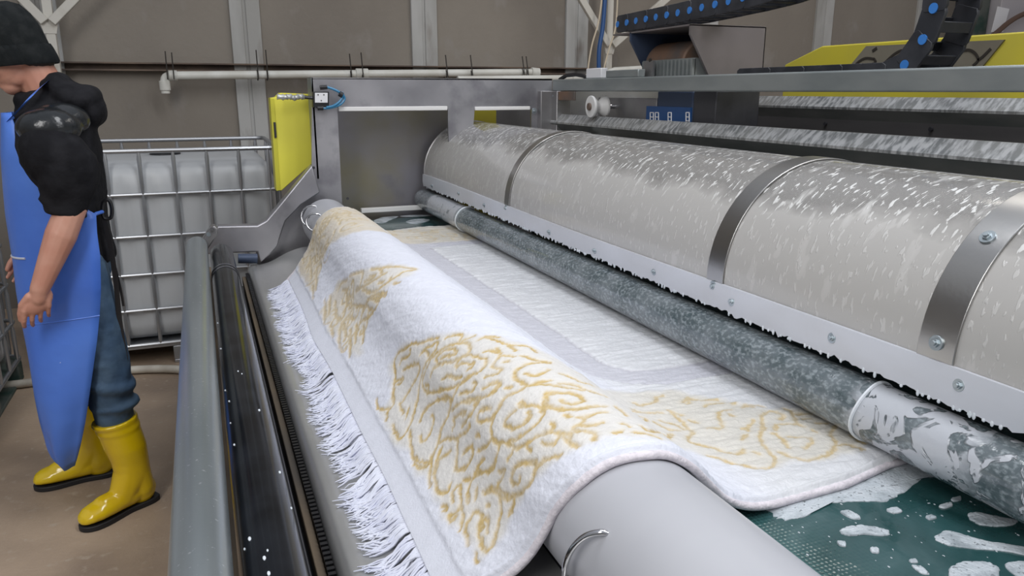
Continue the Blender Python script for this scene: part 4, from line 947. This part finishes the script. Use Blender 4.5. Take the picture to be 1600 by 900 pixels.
# valley fold undulation and lifted left edge
xx = np.interp(SG, SS, Q[:, 0]); zz = np.interp(SG, SS, Q[:, 1])
tx = np.gradient(xx, SG); tz = np.gradient(zz, SG); nl = np.hypot(tx, tz); nx, nzv = -tz / nl, tx / nl
H = hgt + roll
keep = (1 - sstep(.95, 1.05, SG))[:, None]
H = H * keep + (.003) * (1 - keep)
wav = .016 * (fbm(GS * .2, GY, 2.2, 111, 2) - .5) * (1 - sstep(.0, .12, GS)) 
VXA = xx[:, None] + nx[:, None] * H + wav
VYA = GY + (fbm(GS, GY, 150, 121, 2) - .5) * .002
VZA = zz[:, None] + nzv[:, None] * H
def carpet_mesh():
    me = bpy.data.meshes.new('pile')
    top = np.stack([VXA, VYA, VZA], -1).reshape(-1, 3)
    me.vertices.add(len(top)); me.vertices.foreach_set('co', top.ravel().astype(np.float32))
    i, j = np.meshgrid(np.arange(NS - 1), np.arange(NY - 1), indexing='ij')
    a = (i * NY + j).ravel(); F = np.stack([a, a + NY, a + NY + 1, a + 1], -1)
    nf = len(F); me.loops.add(nf * 4); me.loops.foreach_set('vertex_index', F.ravel().astype(np.int32))
    me.polygons.add(nf); me.polygons.foreach_set('loop_start', np.arange(0, nf * 4, 4, dtype=np.int32)); me.polygons.foreach_set('loop_total', np.full(nf, 4, np.int32))
    me.update(calc_edges=True); me.shade_smooth()
    at = me.color_attributes.new('dye', 'FLOAT_COLOR', 'POINT')
    at.data.foreach_set('color', np.concatenate([colr.reshape(-1, 3), wet.reshape(-1, 1)], -1).ravel().astype(np.float32))
    me.validate(); return me
pm = bpy.data.materials.new('carpet_pile'); pm.use_nodes = True
N = pm.node_tree.nodes; L = pm.node_tree.links; b = N['Principled BSDF']
at = N.new('ShaderNodeAttribute'); at.attribute_name = 'dye'; L.new(at.outputs['Color'], b.inputs['Base Color'])
b.inputs['Roughness'].default_value = .85; b.inputs['Specular IOR Level'].default_value = .3
mr = N.new('ShaderNodeMapRange'); mr.inputs[3].default_value = .85; mr.inputs[4].default_value = .38; L.new(at.outputs['Alpha'], mr.inputs[0]); L.new(mr.outputs[0], b.inputs['Roughness'])
tc = N.new('ShaderNodeTexCoord'); n1 = N.new('ShaderNodeTexNoise'); n1.inputs['Scale'].default_value = 260; n1.inputs['Detail'].default_value = 2; L.new(tc.outputs['Object'], n1.inputs['Vector'])
bp = N.new('ShaderNodeBump'); bp.inputs['Strength'].default_value = .55; bp.inputs['Distance'].default_value = .0018; L.new(n1.outputs['Fac'], bp.inputs['Height']); L.new(bp.outputs[0], b.inputs['Normal'])
rug = thing('carpet', (.60, 2.1, .9), 'white carpet with golden scroll ornaments draped over the grey drum', 'carpet')
cme = carpet_mesh(); cme.materials.append(pm)
co = bpy.data.objects.new('pile', cme); COL.objects.link(co); adopt(co, rug)
# felt backing with a thick rolled edge
mb = MB(); rows = []
for jn, y_of, sgn in ((0, ynear, 1), (1, yfar, -1)):
    pass
SB = np.arange(0, SMAX, .012); xb = np.interp(SB, SS, Q[:, 0]); zb2 = np.interp(SB, SS, Q[:, 1]); nbx = np.interp(SB, SG, nx); nbz = np.interp(SB, SG, nzv)
yn_, yf_ = ynear(SB), yfar(SB); YB = np.linspace(0, 1, 60)
TK = .0195
for i in range(len(SB)):
    r0 = []
    ylist = [yn_[i] + .001] + [yn_[i] + (yf_[i] - yn_[i]) * q for q in YB[1:-1]] + [yf_[i] - .001]
    wv = [0.] * len(ylist)
    top_ = [(xb[i] - nbx[i] * (.0095 if 0 < k_ < len(ylist) - 1 else .0072), y, zb2[i] - nbz[i] * (.0095 if 0 < k_ < len(ylist) - 1 else .0072)) for k_, y in enumerate(ylist)]
    bot_ = [(xb[i] - nbx[i] * TK, y, zb2[i] - nbz[i] * TK) for y in reversed(ylist)]
    e0 = [(xb[i] - nbx[i] * .0175, ylist[0] - .005, zb2[i] - nbz[i] * .0175), (xb[i] - nbx[i] * .0125, ylist[0] - .0065, zb2[i] - nbz[i] * .0125), (xb[i] - nbx[i] * .0085, ylist[0] - .0045, zb2[i] - nbz[i] * .0085)]
    rows.append(top_ + bot_ + e0)
mb.rings(rows)
bk = mb.build('backing', M['backing'], rug, angle=60); tag(bk, 'pinkish grey felt backing')
# fringe of cotton yarns lying on the chute
PC = [(p.x, p.y) for p in catmull([(a, b, 0) for a, b in prof], 4)]
pcx = np.array([p[0] for p in PC]); pcz = np.array([p[1] for p in PC])
def chz(x): return float(np.interp(x, pcx, pcz))
mb = MB(); fr = random.Random(3); y = float(ynear(0)) - .01
def wavx(y_):
    j = int(np.argmin(np.abs(GY[0] - y_))); return float(VXA[0, j]), float(VZA[0, j])
clump = 0; lean = -.2; ln = .085
while y < 3.12:
    if fr.random() < .09: lean = fr.uniform(-.45, .30); ln = fr.uniform(.068, .10); rise = fr.uniform(0, .012)
    if 1.955 < y < 1.985: y += .03; continue
    x0, z0 = wavx(y); x0 += .004; z0 -= .004
    n_s = 1 if y < 2.3 else 1
    for q in range(n_s + (1 if fr.random() < .5 else 0)):
        l = ln * fr.uniform(.8, 1.1); ang = lean + fr.uniform(-.32, .32); pts = []; ph = fr.uniform(0, 6.3); am = fr.uniform(.003, .011); fq = fr.uniform(3, 10)
        yy = y + fr.uniform(-.004, .004); lift = fr.uniform(.002, .014)
        for k in range(8):
            t_ = k / 7; x = x0 - l * t_ * cos(ang); yk = yy + l * t_ * sin(ang) + am * sin(ph + fq * t_) * t_
            zf = chz(x) + .0025 + lift * (1 - t_) * .7
            w_ = min(1, t_ * 1.9); w_ = w_ * w_ * (3 - 2 * w_); zk = z0 * (1 - w_) + (zf + am * .5 * max(0, sin(ph * 2 + fq * t_))) * w_; zk = max(zk, chz(x) + .002)
            pts.append((x, yk, zk))
        r_ = fr.uniform(.0015, .0026)
        mb.tube(pts, [r_, r_, r_, r_, r_ * .95, r_ * .9, r_ * .75, r_ * .35], 5)
    y += fr.uniform(.0022, .0042)
fo = mb.build('fringe', M['yarn'], rug, angle=80); fo['kind'] = 'stuff'; tag(fo, 'knotted white cotton fringe')

# ================================================================== FOAM AND WATER ON THE BELT
ZB = .8622
def puddle(px, hh, m, label=None, seed=0, smooth=True):
    P = [PZ(u, v, ZB) for u, v in px]; C = catmull(P, 8, closed=True); c = sum(C, Vector()) / len(C); n_ = len(C); r = random.Random(seed)
    mb = MB(); rs = []
    jit = [1 + r.uniform(-.02, .02) + .05 * sin(k * .9 + r.uniform(-.5, .5)) * r.random() for k in range(len(C))]
    for f, z in ((1., 0), (.985, hh * .55), (.93, hh * .9), (.8, hh), (.5, hh * 1.05), (.1, hh * 1.08)):
        rs.append([tuple(Vector((c.x + (p.x - c.x) * f * (j if f > .8 else 1), c.y + (p.y - c.y) * f * (j if f > .8 else 1), ZB + z + (r.uniform(-.2, .2) * hh if 0 < f < .95 else 0)))) for p, j in zip(C, jit)])
    mb.rings(rs)
    return mb
PUD = [
 ([(1195, 790), (1225, 770), (1290, 752), (1380, 728), (1430, 712), (1462, 742), (1440, 748), (1420, 765), (1400, 776), (1380, 784), (1340, 784), (1300, 786), (1275, 792), (1262, 806), (1235, 812), (1215, 808)], .0022),
 ([(1313, 829), (1325, 824), (1345, 822), (1370, 825), (1390, 832), (1382, 838), (1350, 836), (1330, 838), (1316, 835)], .003),
 ([(1313, 801), (1325, 799), (1342, 807), (1343, 812), (1330, 811)], .003), ([(1308, 847), (1320, 848), (1321, 855), (1311, 853)], .003), ([(1360, 857), (1372, 858), (1373, 865), (1362, 864)], .003),
 ([(1385, 797), (1400, 793), (1410, 800), (1395, 803)], .002), ([(1467, 791), (1485, 786), (1488, 791), (1475, 795)], .0025), ([(1446, 808), (1455, 805), (1463, 810), (1452, 813)], .0025),
 ([(1486, 780), (1500, 776), (1501, 782), (1490, 784)], .002), ([(1462, 842), (1475, 830), (1500, 835), (1540, 846), (1580, 852), (1630, 862), (1630, 873), (1570, 862), (1520, 858), (1480, 852)], .0022),
 ([(1512, 805), (1525, 801), (1560, 808), (1590, 815), (1575, 822), (1540, 822), (1520, 815)], .0022), ([(1482, 892), (1500, 880), (1540, 879), (1562, 890), (1555, 905), (1530, 915), (1490, 912)], .003),
 ([(1420, 876), (1430, 874), (1434, 880), (1424, 880)], .002), ([(1424, 884), (1440, 886), (1452, 898), (1438, 896)], .002),
 ([(1570, 885), (1600, 878), (1640, 900), (1610, 912)], .0025),
 ([(584, 346), (596, 340), (622, 338), (612, 343), (597, 349)], .002), ([(634, 347), (645, 343), (662, 342), (672, 344), (660, 348), (648, 350)], .002), ([(625, 338), (645, 336), (672, 336.5), (650, 338.5)], .002)]
mb = MB()
for k, (px, hh) in enumerate(PUD):
    q = puddle(px, hh, None, seed=k); mb.add(q.v, q.f)
r5 = random.Random(9)
for k in range(90):
    u = r5.uniform(1215, 1600); v = r5.uniform(780, 930); p = PZ(u, v, ZB); r0 = r5.uniform(.0004, .0012)
    if p.x < .70: continue
    mb.ell((p.x, p.y, ZB), (r0 * 1.4, r0 * 2.2, r0 * .7), 8, 5)
tag(mb.build('soap_foam', M['film']), 'patches of white soap foam floating on the green belt', 'foam', kind='stuff')
# white splashes on the black roller and gutter
mb = MB()
SPL = [(352, 610), (360, 661), (358, 627), (372, 580), (378, 584), (437, 738), (382, 858), (390, 842), (413, 872), (418, 860), (420, 896), (455, 794), (366, 695), (405, 641), (327, 440), (345, 545), (428, 584), (340, 505)]
for k, (u, v) in enumerate(SPL):
    # find the roller surface point on this ray
    d = ray(u, v).normalized(); o = CAM
    ax, az, ar = .040, .832, .0465
    A_ = d.x ** 2 + d.z ** 2; B_ = 2 * ((o.x - ax) * d.x + (o.z - az) * d.z); C_ = (o.x - ax) ** 2 + (o.z - az) ** 2 - ar ** 2; D_ = B_ * B_ - 4 * A_ * C_
    if D_ < 0: continue
    p = o + d * ((-B_ - sqrt(D_)) / (2 * A_)); s_ = r5.uniform(.0012, .003)
    mb.ell(p, (s_, s_ * 2.4, s_ * .8), 8, 5)
tag(mb.build('soap_splashes', M['foam']), 'small white soap splashes on the wet black roller', 'foam', kind='stuff')
# ================================================================== WORKER
YN = 2.97
wk = thing('person', (-.46, 2.97, 0), 'person in black knit hat, black jacket, long blue apron and yellow boots, looking down', 'person')
def A(u, v, Y=YN): return PY(u, v, Y)
# ---- body: one continuous surface
mb = MB()
hc = Vector((-.522, 2.965, 1.618))
tilt = Matrix.Rotation(radians(-24), 3, 'Y')           # nods towards -X
def hp(x, y, z): return hc + tilt @ Vector((x, y, z))
# skull, face, jaw, nose, ears
mb.ell(hp(.005, 0, .025), (.098, .077, .098), 24, 16, tilt)
mb.ell(hp(-.035, 0, -.030), (.062, .060, .078), 20, 14, tilt)
mb.ell(hp(-.058, 0, -.085), (.034, .036, .030), 16, 10, tilt)
mb.ell(hp(-.020, -.030, -.065), (.045, .024, .034), 14, 10, tilt); mb.ell(hp(-.020, .030, -.065), (.045, .024, .034), 14, 10, tilt)
mb.ell(hp(-.099, 0, -.022), (.016, .011, .022), 12, 8, tilt); mb.ell(hp(-.108, 0, -.034), (.011, .013, .010), 10, 8, tilt)
mb.ell(hp(-.086, 0, -.066), (.014, .022, .007), 10, 8, tilt); mb.ell(hp(-.083, 0, -.078), (.013, .020, .007), 10, 8, tilt)
mb.ell(hp(-.078, 0, .008), (.022, .052, .013), 12, 8, tilt)
for s in (-1, 1):
    mb.ell(hp(-.062, s * .036, -.035), (.026, .022, .020), 12, 8, tilt)
    mb.ell(hp(.008, s * .077, -.020), (.018, .010, .030), 12, 8, tilt)
nk = Vector((-.435, 2.975, 1.45))
mb.capsule(hp(.022, 0, -.055), .058, nk, .066)
# trunk
mb.capsule((-.44, 2.98, 1.40), .075, (-.455, 2.98, 1.20), .10); mb.capsule((-.455, 2.98, 1.2), .10, (-.45, 2.99, .95), .105)
mb.capsule((-.44, 2.86, 1.38), .06, (-.44, 3.10, 1.38), .06)
# near (left) arm
sh = Vector((-.435, 2.80, 1.36)); el = A(113, 322, 2.735); wr = A(62, 452, 2.70)
mb.capsule(sh, .052, el, .042); mid = el.lerp(wr, .35)
mb.capsule(el, .043, mid, .046); mb.capsule(mid, .046, wr, .028)
# far arm, forearm forward, hidden behind the apron
sh2 = Vector((-.45, 3.16, 1.36)); el2 = Vector((-.43, 3.24, 1.09)); wr2 = Vector((-.60, 3.22, .93))
mb.capsule(sh2, .052, el2, .042); mb.capsule(el2, .044, wr2, .028)
def hand(w_, down, fwd, side, curl):
    """w_: wrist; down: along the hand; fwd: thumb side; side: towards the palm"""
    down, fwd, side = down.normalized(), fwd.normalized(), side.normalized()
    rot = Matrix((fwd, side, down)).transposed()
    mb.ell(w_ + down * .040 + side * .004, (.042, .019, .044), 16, 12, rot)
    mb.capsule(w_, .027, w_ + down * .03, .024)
    for k, (off, L_) in enumerate(((.034, .072), (.0115, .080), (-.011, .074), (-.033, .060))):
        p0 = w_ + down * .064 + fwd * off; a = p0; dirv = down.copy(); segs = (.46, .30, .24); r_ = .0086 - .0004 * k
        mb.capsule(w_ + down * .042 + fwd * off * .8, .011, p0, r_ + .0012, 10)
        for j, sg in enumerate(segs):
            ang = curl * (j + 1) * (.55 if j == 0 else .8) + .06 * k
            dv = (down * cos(ang) + side * sin(ang)); bq = a + dv * L_ * sg; mb.capsule(a, r_, bq, r_ * .93, 10); a = bq; r_ *= .93
    tb = w_ + down * .018 + fwd * .026
    t1 = tb + (down * .75 + fwd * .55 + side * .25).normalized() * .036; t2 = t1 + (down * .95 + fwd * .12 + side * .25).normalized() * .030; t3 = t2 + (down * .95 - fwd * .1 + side * .3).normalized() * .022
    mb.capsule(tb, .015, t1, .013, 10); mb.capsule(t1, .012, t2, .0105, 10); mb.capsule(t2, .0105, t3, .0085, 10)
hand(wr, A(54, 512, 2.70) - wr, Vector((-1, -.15, -.15)), Vector((0, 1, 0)), .42)
hand(wr2, Vector((-.5, 0, -.8)), Vector((-.8, -.1, .5)), Vector((0, -1, 0)), .5)
# legs and feet under the clothes
hipN = Vector((-.43, 2.89, .92)); hipF = Vector((-.45, 3.09, .92))
bt = A(179, 656, 2.90); knN = A(166, 575, 2.88); H1 = PZ(246, 776, 0.); T1 = PZ(133, 828, 0.); f1 = (T1 - H1).normalized(); ankN = H1 + f1 * .062 + Vector((0, 0, .09)); toeN = H1 + f1 * .20 + Vector((0, 0, .045))
H2 = PZ(184, 738, 0.); T2 = PZ(68, 762, 0.); f2_ = (T2 - H2).normalized(); ankF = H2 + f2_ * .062 + Vector((0, 0, .09)); toeF = H2 + f2_ * .20 + Vector((0, 0, .045)); btF = Vector((ankF.x, ankF.y, .335)) + Vector((-.015, -.01, 0)); knF = Vector((-.50, 3.10, .52))
for h_, k_, b_, a_, t_ in ((hipN, knN, bt, ankN, toeN), (hipF, knF, btF, ankF, toeF)):
    mb.capsule(h_, .075, k_, .052); mb.capsule(k_, .052, b_, .045); mb.capsule(b_, .045, a_, .032); mb.capsule(a_, .030, t_, .022)
body = mb.build('body', M['skin'], wk); remesh(body, .0036, 3)
# eyes under the brow
for s in (-1, 1): MB().ell(hp(-.079, s * .031, -.010), (.012, .013, .009), 12, 8, tilt).build('eye', M['eye'], wk)
# short hair at the nape below the hat
mb = MB(); mb.ell(hp(.040, 0, -.030), (.062, .066, .060), 20, 14, tilt); mb.build('hair', M['hair'], wk)
# ---- knit hat: dome and folded brim
mb = MB(); rs = []
for z, rx, ry, cx in ((-.012, .102, .086, -.006), (.0, .106, .090, -.006), (.045, .109, .092, -.004), (.060, .108, .091, -.002), (.090, .102, .086, .000), (.118, .087, .074, .002), (.138, .060, .050, .004), (.149, .024, .021, .006)):
    rs.append([tuple(hp(cx + rx * cos(a) * (1 + .006 * sin(a * 30)), ry * sin(a) * (1 + .006 * sin(a * 30)), z + .004 - .030 * cos(a) * max(0, 1 - z / .12))) for a in [2 * pi * k / 96 for k in range(96)]])
hat = mb.rings(rs).build('knit_hat', M['knit'], wk, angle=60)
mb = MB(); rs = []
for r_, z in ((.103, -.012), (.108, -.006), (.111, .012), (.112, .036), (.111, .050), (.106, .052), (.098, .0)):
    rs.append([tuple(hp(-.006 + r_ * cos(a) * (1 + .008 * sin(a * 40)), r_ * .83 * sin(a) * (1 + .008 * sin(a * 40)), z - .030 - .034 * cos(a))) for a in [2 * pi * k / 120 for k in range(120)]])
mb.rings(rs, cap=False, closed=True).build('hat_brim', M['knit'], hat, angle=60)
# ---- jacket: torso, sleeves, hood
mb = MB()
def el_ring(c, a, b, n=28, rot=0): return [(c[0] + a * cos(2 * pi * k / n) * cos(rot) - b * sin(2 * pi * k / n) * sin(rot), c[1] + a * cos(2 * pi * k / n) * sin(rot) + b * sin(2 * pi * k / n) * cos(rot), c[2]) for k in range(n)]
rs = [el_ring((-.425, 2.975, 1.475), .075, .095), el_ring((-.435, 2.975, 1.45), .098, .135), el_ring((-.44, 2.975, 1.41), .118, .185), el_ring((-.445, 2.975, 1.33), .132, .205), el_ring((-.45, 2.98, 1.2), .135, .195), el_ring((-.452, 2.985, 1.08), .130, .180), el_ring((-.448, 2.985, .97), .134, .180), el_ring((-.445, 2.985, .925), .130, .176)]
mb.rings(rs)
mb.ell((-.44, 2.975, 1.475), (.085, .10, .035), 20, 10)
# sleeves (near one bunched above the elbow)
def sleeve(pts, rad):
    mb.tube(catmull(pts, 4), [float(np.interp(k / (len(pts) * 4 - 4), np.linspace(0, 1, len(rad)), rad)) for k in range(len(pts) * 4 - 3)], 20)
e1 = A(100, 338, 2.735)
sleeve([sh + Vector((.01, .04, .02)), sh + Vector((.005, -.035, -.05)), A(105, 255, 2.75), A(104, 300, 2.745), e1], [.060, .092, .094, .088, .088, .080, .064, .053])
for (u, v, r_) in ((106, 296, .074), (98, 318, .071), (101, 331, .063)): 
    c = A(u, v, 2.748); mb.ell(c, (r_, r_ * .92, .020), 22, 10, Matrix.Rotation(radians(18), 3, 'Y'))
sleeve([sh2, sh2 + Vector((.01, .03, -.08)), el2, el2.lerp(wr2, .8)], [.075, .082, .07, .065, .055])
# hood lying on the back
for (u, v, Yh, rx, ry, rz, an) in ((92, 130, 2.97, .045, .085, .035, 40), (62, 158, 2.97, .085, .105, .030, -30), (38, 158, 2.97, .030, .07, .030, 0), (112, 152, 2.97, .075, .125, .050, 30), (133, 158, 2.97, .050, .120, .060, 40), (148, 176, 2.97, .036, .105, .052, 20), (92, 138, 2.97, .060, .10, .035, 20), (60, 152, 2.97, .050, .085, .028, -20)):
    mb.ell(A(u, v, Yh), (rx, ry, rz), 22, 14, Matrix.Rotation(radians(an), 3, 'Y'))
def folds(o, size, strength):
    tx = bpy.data.textures.new('cloth_folds', 'CLOUDS'); tx.noise_scale = size; tx.noise_depth = 1
    d = o.modifiers.new('folds', 'DISPLACE'); d.texture = tx; d.strength = strength; d.mid_level = .5; d.texture_coords = 'GLOBAL'
jk = mb.build('jacket', M['fleece'], wk); remesh(jk, .007, 5); folds(jk, .085, .012)
# wet leather shoulder yoke
mb = MB(); 
mb.ell(sh + Vector((.004, -.010, .030)), (.092, .080, .060), 26, 16)
mb.ell(sh + Vector((.030, .05, .050)), (.085, .09, .055), 22, 14)
yk = mb.build('shoulder_panel', M['leather'], wk); remesh(yk, .007, 4)
# ---- jeans
mb = MB()
mb.ell((-.445, 2.99, .93), (.118, .165, .12), 26, 14)
mb.capsule(hipN + Vector((0, 0, .0)), .098, knN + Vector((0, 0, .02)), .079, 20); mb.capsule(knN, .080, bt + Vector((0, 0, .015)), .064, 20)
mb.ell(knN + Vector((.004, 0, -.055)), (.088, .084, .045), 20, 10, Matrix.Rotation(radians(14), 3, 'Y')); mb.ell(bt + Vector((.008, 0, .065)), (.084, .082, .035), 20, 10); mb.ell(knN + Vector((-.005, 0, .03)), (.084, .082, .04), 20, 10)
mb.capsule(hipF, .098, knF, .074, 20); mb.capsule(knF, .074, btF, .060, 20)
je = mb.build('jeans', M['denim'], wk); remesh(je, .007, 5); folds(je, .06, .010)
# ---- boots
def boot(top, ank, toe, rt, label):
    fw = Vector((toe.x - ank.x, toe.y - ank.y, 0)).normalized(); sd = Vector((-fw.y, fw.x, 0))
    heel = Vector((ank.x, ank.y, 0)) - fw * .062; tip = heel + fw * .290
    mb = MB(); rs = []; n_ = 30
    def ring(c, a, b_, tiltv):
        up = Vector((0, 0, 1)); f2 = (fw * cos(tiltv) + up * sin(tiltv)).normalized()
        return [tuple(c + f2 * a * cos(2 * pi * k / n_) + sd * b_ * sin(2 * pi * k / n_)) for k in range(n_)]
    # shaft from the rim down, turning into the foot
    A0 = Vector((top.x, top.y, .365))
    def L(q): return A0.lerp(Vector((ank.x, ank.y, .10)), q)
    rs.append(ring(A0 + Vector((0, 0, -.004)), rt - .006, rt - .010, -.1)); rs.append(ring(A0, rt, rt - .004, -.1)); rs.append(ring(A0 - Vector((0, 0, .012)), rt + .002, rt - .003, -.1)); rs.append(ring(L(.09), rt - .003, rt - .007, -.08))
    rs.append(ring(L(.16), rt - .001, rt - .006, -.08)); rs.append(ring(L(.2), rt - .005, rt - .009, -.06))
    rs.append(ring(L(.45), rt * .93, rt * .88, 0)); rs.append(ring(L(.68) + fw * .004, rt * .86, rt * .74, .12)); rs.append(ring(L(.86) + fw * .012, rt * .95, rt * .68, .45))
    for q, zc, hh, ww in ((.16, .075, .066, .041), (.30, .062, .060, .041), (.46, .055, .050, .043), (.62, .049, .042, .049), (.78, .046, .037, .052), (.90, .043, .030, .046), (.97, .038, .021, .032), (1.0, .034, .008, .012)):
        c = heel + fw * .29 * q; c.z = zc
        if q < .4:
            continue
        rs.append([tuple(c + Vector((0, 0, 1)) * hh * cos(2 * pi * k / n_) * (1 if cos(2 * pi * k / n_) > 0 else .72) + sd * ww * sin(2 * pi * k / n_)) for k in range(n_)])
    mb.rings(rs)
    # heel cup
    hcx = heel + fw * .058; hcx.z = .062; mb.ell(hcx, (.055, .040, .058), 24, 14, Matrix((fw, sd, Vector((0, 0, 1)))).transposed())
    mb.capsule(L(.55) - fw * .004, rt * .72, hcx + Vector((0, 0, .012)), .047, 20); mb.capsule(L(.72) + fw * .01, rt * .66, heel + fw * .135 + Vector((0, 0, .066)), .043, 20); mb.capsule(heel + fw * .10 + Vector((0, 0, .060)), .042, heel + fw * .20 + Vector((0, 0, .055)), .042, 20)
    o = mb.build('boot', M['boot'], wk, angle=60); remesh(o, .0045, 7)
    # sole: outline prism
    ol = []
    for q, wl_, in ((0, .016), (.03, .028), (.12, .037), (.25, .036), (.40, .033), (.55, .040), (.72, .048), (.86, .046), (.95, .033), (1.0, .012)): ol.append((q, wl_))
    pl_ = [heel + fw * .29 * q + sd * w_ for q, w_ in ol] + [heel + fw * .29 * q - sd * w_ for q, w_ in reversed(ol)]
    pl_ = catmull(pl_, 3, closed=True)
    s_ = MB().prism([(p.x, p.y) for p in pl_], 2, .0, .020).build('boot_sole', M['sole'], o, bevel=.003)
    MB().box(tuple(heel + sd * .03), tuple(heel + sd * .03)) if False else None
    return o
boot(bt, ankN, toeN, .076, 'near'); boot(btF, ankF, toeF, .072, 'far')
# ---- apron: one vinyl sheet wrapped around the front and the near side
rows_px = [(180, 6, 20, .10), (200, 6, 27, .12), (240, 6, 44, .15), (290, 9, 100, .185), (330, 12, 150, .20), (365, 18, 152, .205), (400, 24, 157, .21), (450, 29, 158, .21), (490, 35, 156, .20), (530, 41, 152, .195), (580, 48, 145, .18), (620, 55, 139, .165), (660, 64, 133, .14), (695, 74, 126, .11), (714, 84, 121, .08), (727, 100, 117, .05)]
NR = 60; NA = 44; G = []
vs_ = [r[0] for r in rows_px]
for i in range(NR):
    v = 176 + (727 - 176) * i / (NR - 1)
    xl = float(np.interp(v, vs_, [r[1] for r in rows_px])); xr = float(np.interp(v, vs_, [r[2] for r in rows_px])); bb_ = float(np.interp(v, vs_, [r[3] for r in rows_px]))
    yc_ = 2.975 if v < 500 else 2.975 - (v - 500) / 227 * .06
    pl0 = PY(xl, v, yc_); pr0 = PY(xr, v, yc_ - bb_); row = []
    z = pl0.z; q = max(.0, (v - 500) / 227)
    a_ = pr0.x - pl0.x
    for k in range(NA):
        th_ = -pi / 2 + (pi * .95) * k / (NA - 1) if v > 330 else -pi / 2 * .98 + (pi * .95) * k / (NA - 1)
        fold = .008 * sin(th_ * 5 + v * .01) * min(1, max(0, (v - 330) / 200)) + .005 * sin(th_ * 9 - v * .02) * q
        x = pr0.x - (a_ + fold) * (abs(cos(th_)) ** .80) * (1 if cos(th_) > 0 else -1); y_ = yc_ + (bb_ + fold) * (1 if sin(th_) > 0 else -1) * abs(sin(th_)) ** .85
        zz_ = pr0.z + (pl0.z - pr0.z) * min(1, max(0, (pr0.x - x) / max(a_, 1e-3)))
        row.append((x, y_, zz_))
    G.append(row)
mb = MB(); mb.add([p for r in G for p in r], [(i * NA + k, i * NA + k + 1, (i + 1) * NA + k + 1, (i + 1) * NA + k) for i in range(NR - 1) for k in range(NA - 1)])
ap = mb.build('apron', M['apron'], wk, angle=80)
md = ap.modifiers.new('thick', 'SOLIDIFY'); md.thickness = .003; md.offset = 1
# welded seam across the skirt, white scuffs, neck strap
def on_apron(v, k0, k1, off=-.004, n=20):
    i = (v - 176) / 551 * (NR - 1); out = []
    for q in range(n + 1):
        k = k0 + (k1 - k0) * q / n; i0 = int(min(i, NR - 2)); kk = int(min(k, NA - 2)); fk = k - kk; fi = i - i0
        a = Vector(G[i0][kk]).lerp(Vector(G[i0][kk + 1]), fk); b_ = Vector(G[i0 + 1][kk]).lerp(Vector(G[i0 + 1][kk + 1]), fk)
        p = a.lerp(b_, fi); o_ = Vector((p.x + .40, p.y - 2.98, 0)).normalized() * .002; out.append(p + o_)
    return out
MB().tube(on_apron(493, 0, 42), .0028, 6).build('apron_seam', M['apron'], ap)
MB().tube([on_apron(v, 9, 10)[0] for v in (388, 392)] if False else [p + Vector((0, -.002, 0)) for p in on_apron(394, 12, 21)], .004, 6).build('apron_scuff', mat('pale_scuff', (.55, .58, .66), .5), ap)
st = [A(17, 185, 2.87), A(30, 171, 2.85), A(43, 157, 2.84), A(55, 144, 2.845), A(66, 134, 2.87), A(76, 126, 2.92)]
mb = MB(); P0 = catmull(st, 5); mb.rings([[tuple(p + Vector((.013, 0, .010))), tuple(p + Vector((.013, -.004, .010))), tuple(p + Vector((-.013, -.004, -.010))), tuple(p + Vector((-.013, 0, -.010)))] for p in P0])
mb.build('apron_strap', M['apron'], ap, smooth=False)
MB().tube([A(7, 184, 2.93), A(20, 184, 2.87)], .005, 8).build('apron_hem', M['apron'], ap)
# black waist strap with bow, its ends hanging behind
def ribbon(pts, wd, name, th=.003, ax=Vector((1, 0, 0))):
    P0 = catmull(pts, 6); mb = MB(); ax = ax.normalized()
    mb.rings([[tuple(p + ax * wd), tuple(p + ax * wd + Vector((0, -th, 0))), tuple(p - ax * wd + Vector((0, -th, 0))), tuple(p - ax * wd)] for p in P0])
    return mb.build(name, M['black'], ap, smooth=False)
ribbon([A(160, 330, 2.86), A(172, 380, 2.86), A(181, 440, 2.86), A(187, 500, 2.86), A(196, 560, 2.86), A(201, 590, 2.86)], .008, 'hanging_tie')
ribbon([A(160, 332, 2.875), A(176, 400, 2.875), A(188, 450, 2.875), A(193, 478, 2.875)], .004, 'hanging_tie')
MB().tube(catmull([A(160, 330, 2.86), A(162, 316, 2.86), A(170, 313, 2.86), A(175, 326, 2.86), A(173, 340, 2.86), A(163, 341, 2.86)], 6, closed=True), .006, 8, closed=True).build('tie_bow', M['black'], ap)
MB().tube([A(140, 341, 2.80), A(150, 334, 2.81), A(160, 331, 2.85)], .006, 8).build('waist_tie', M['apron'], ap)
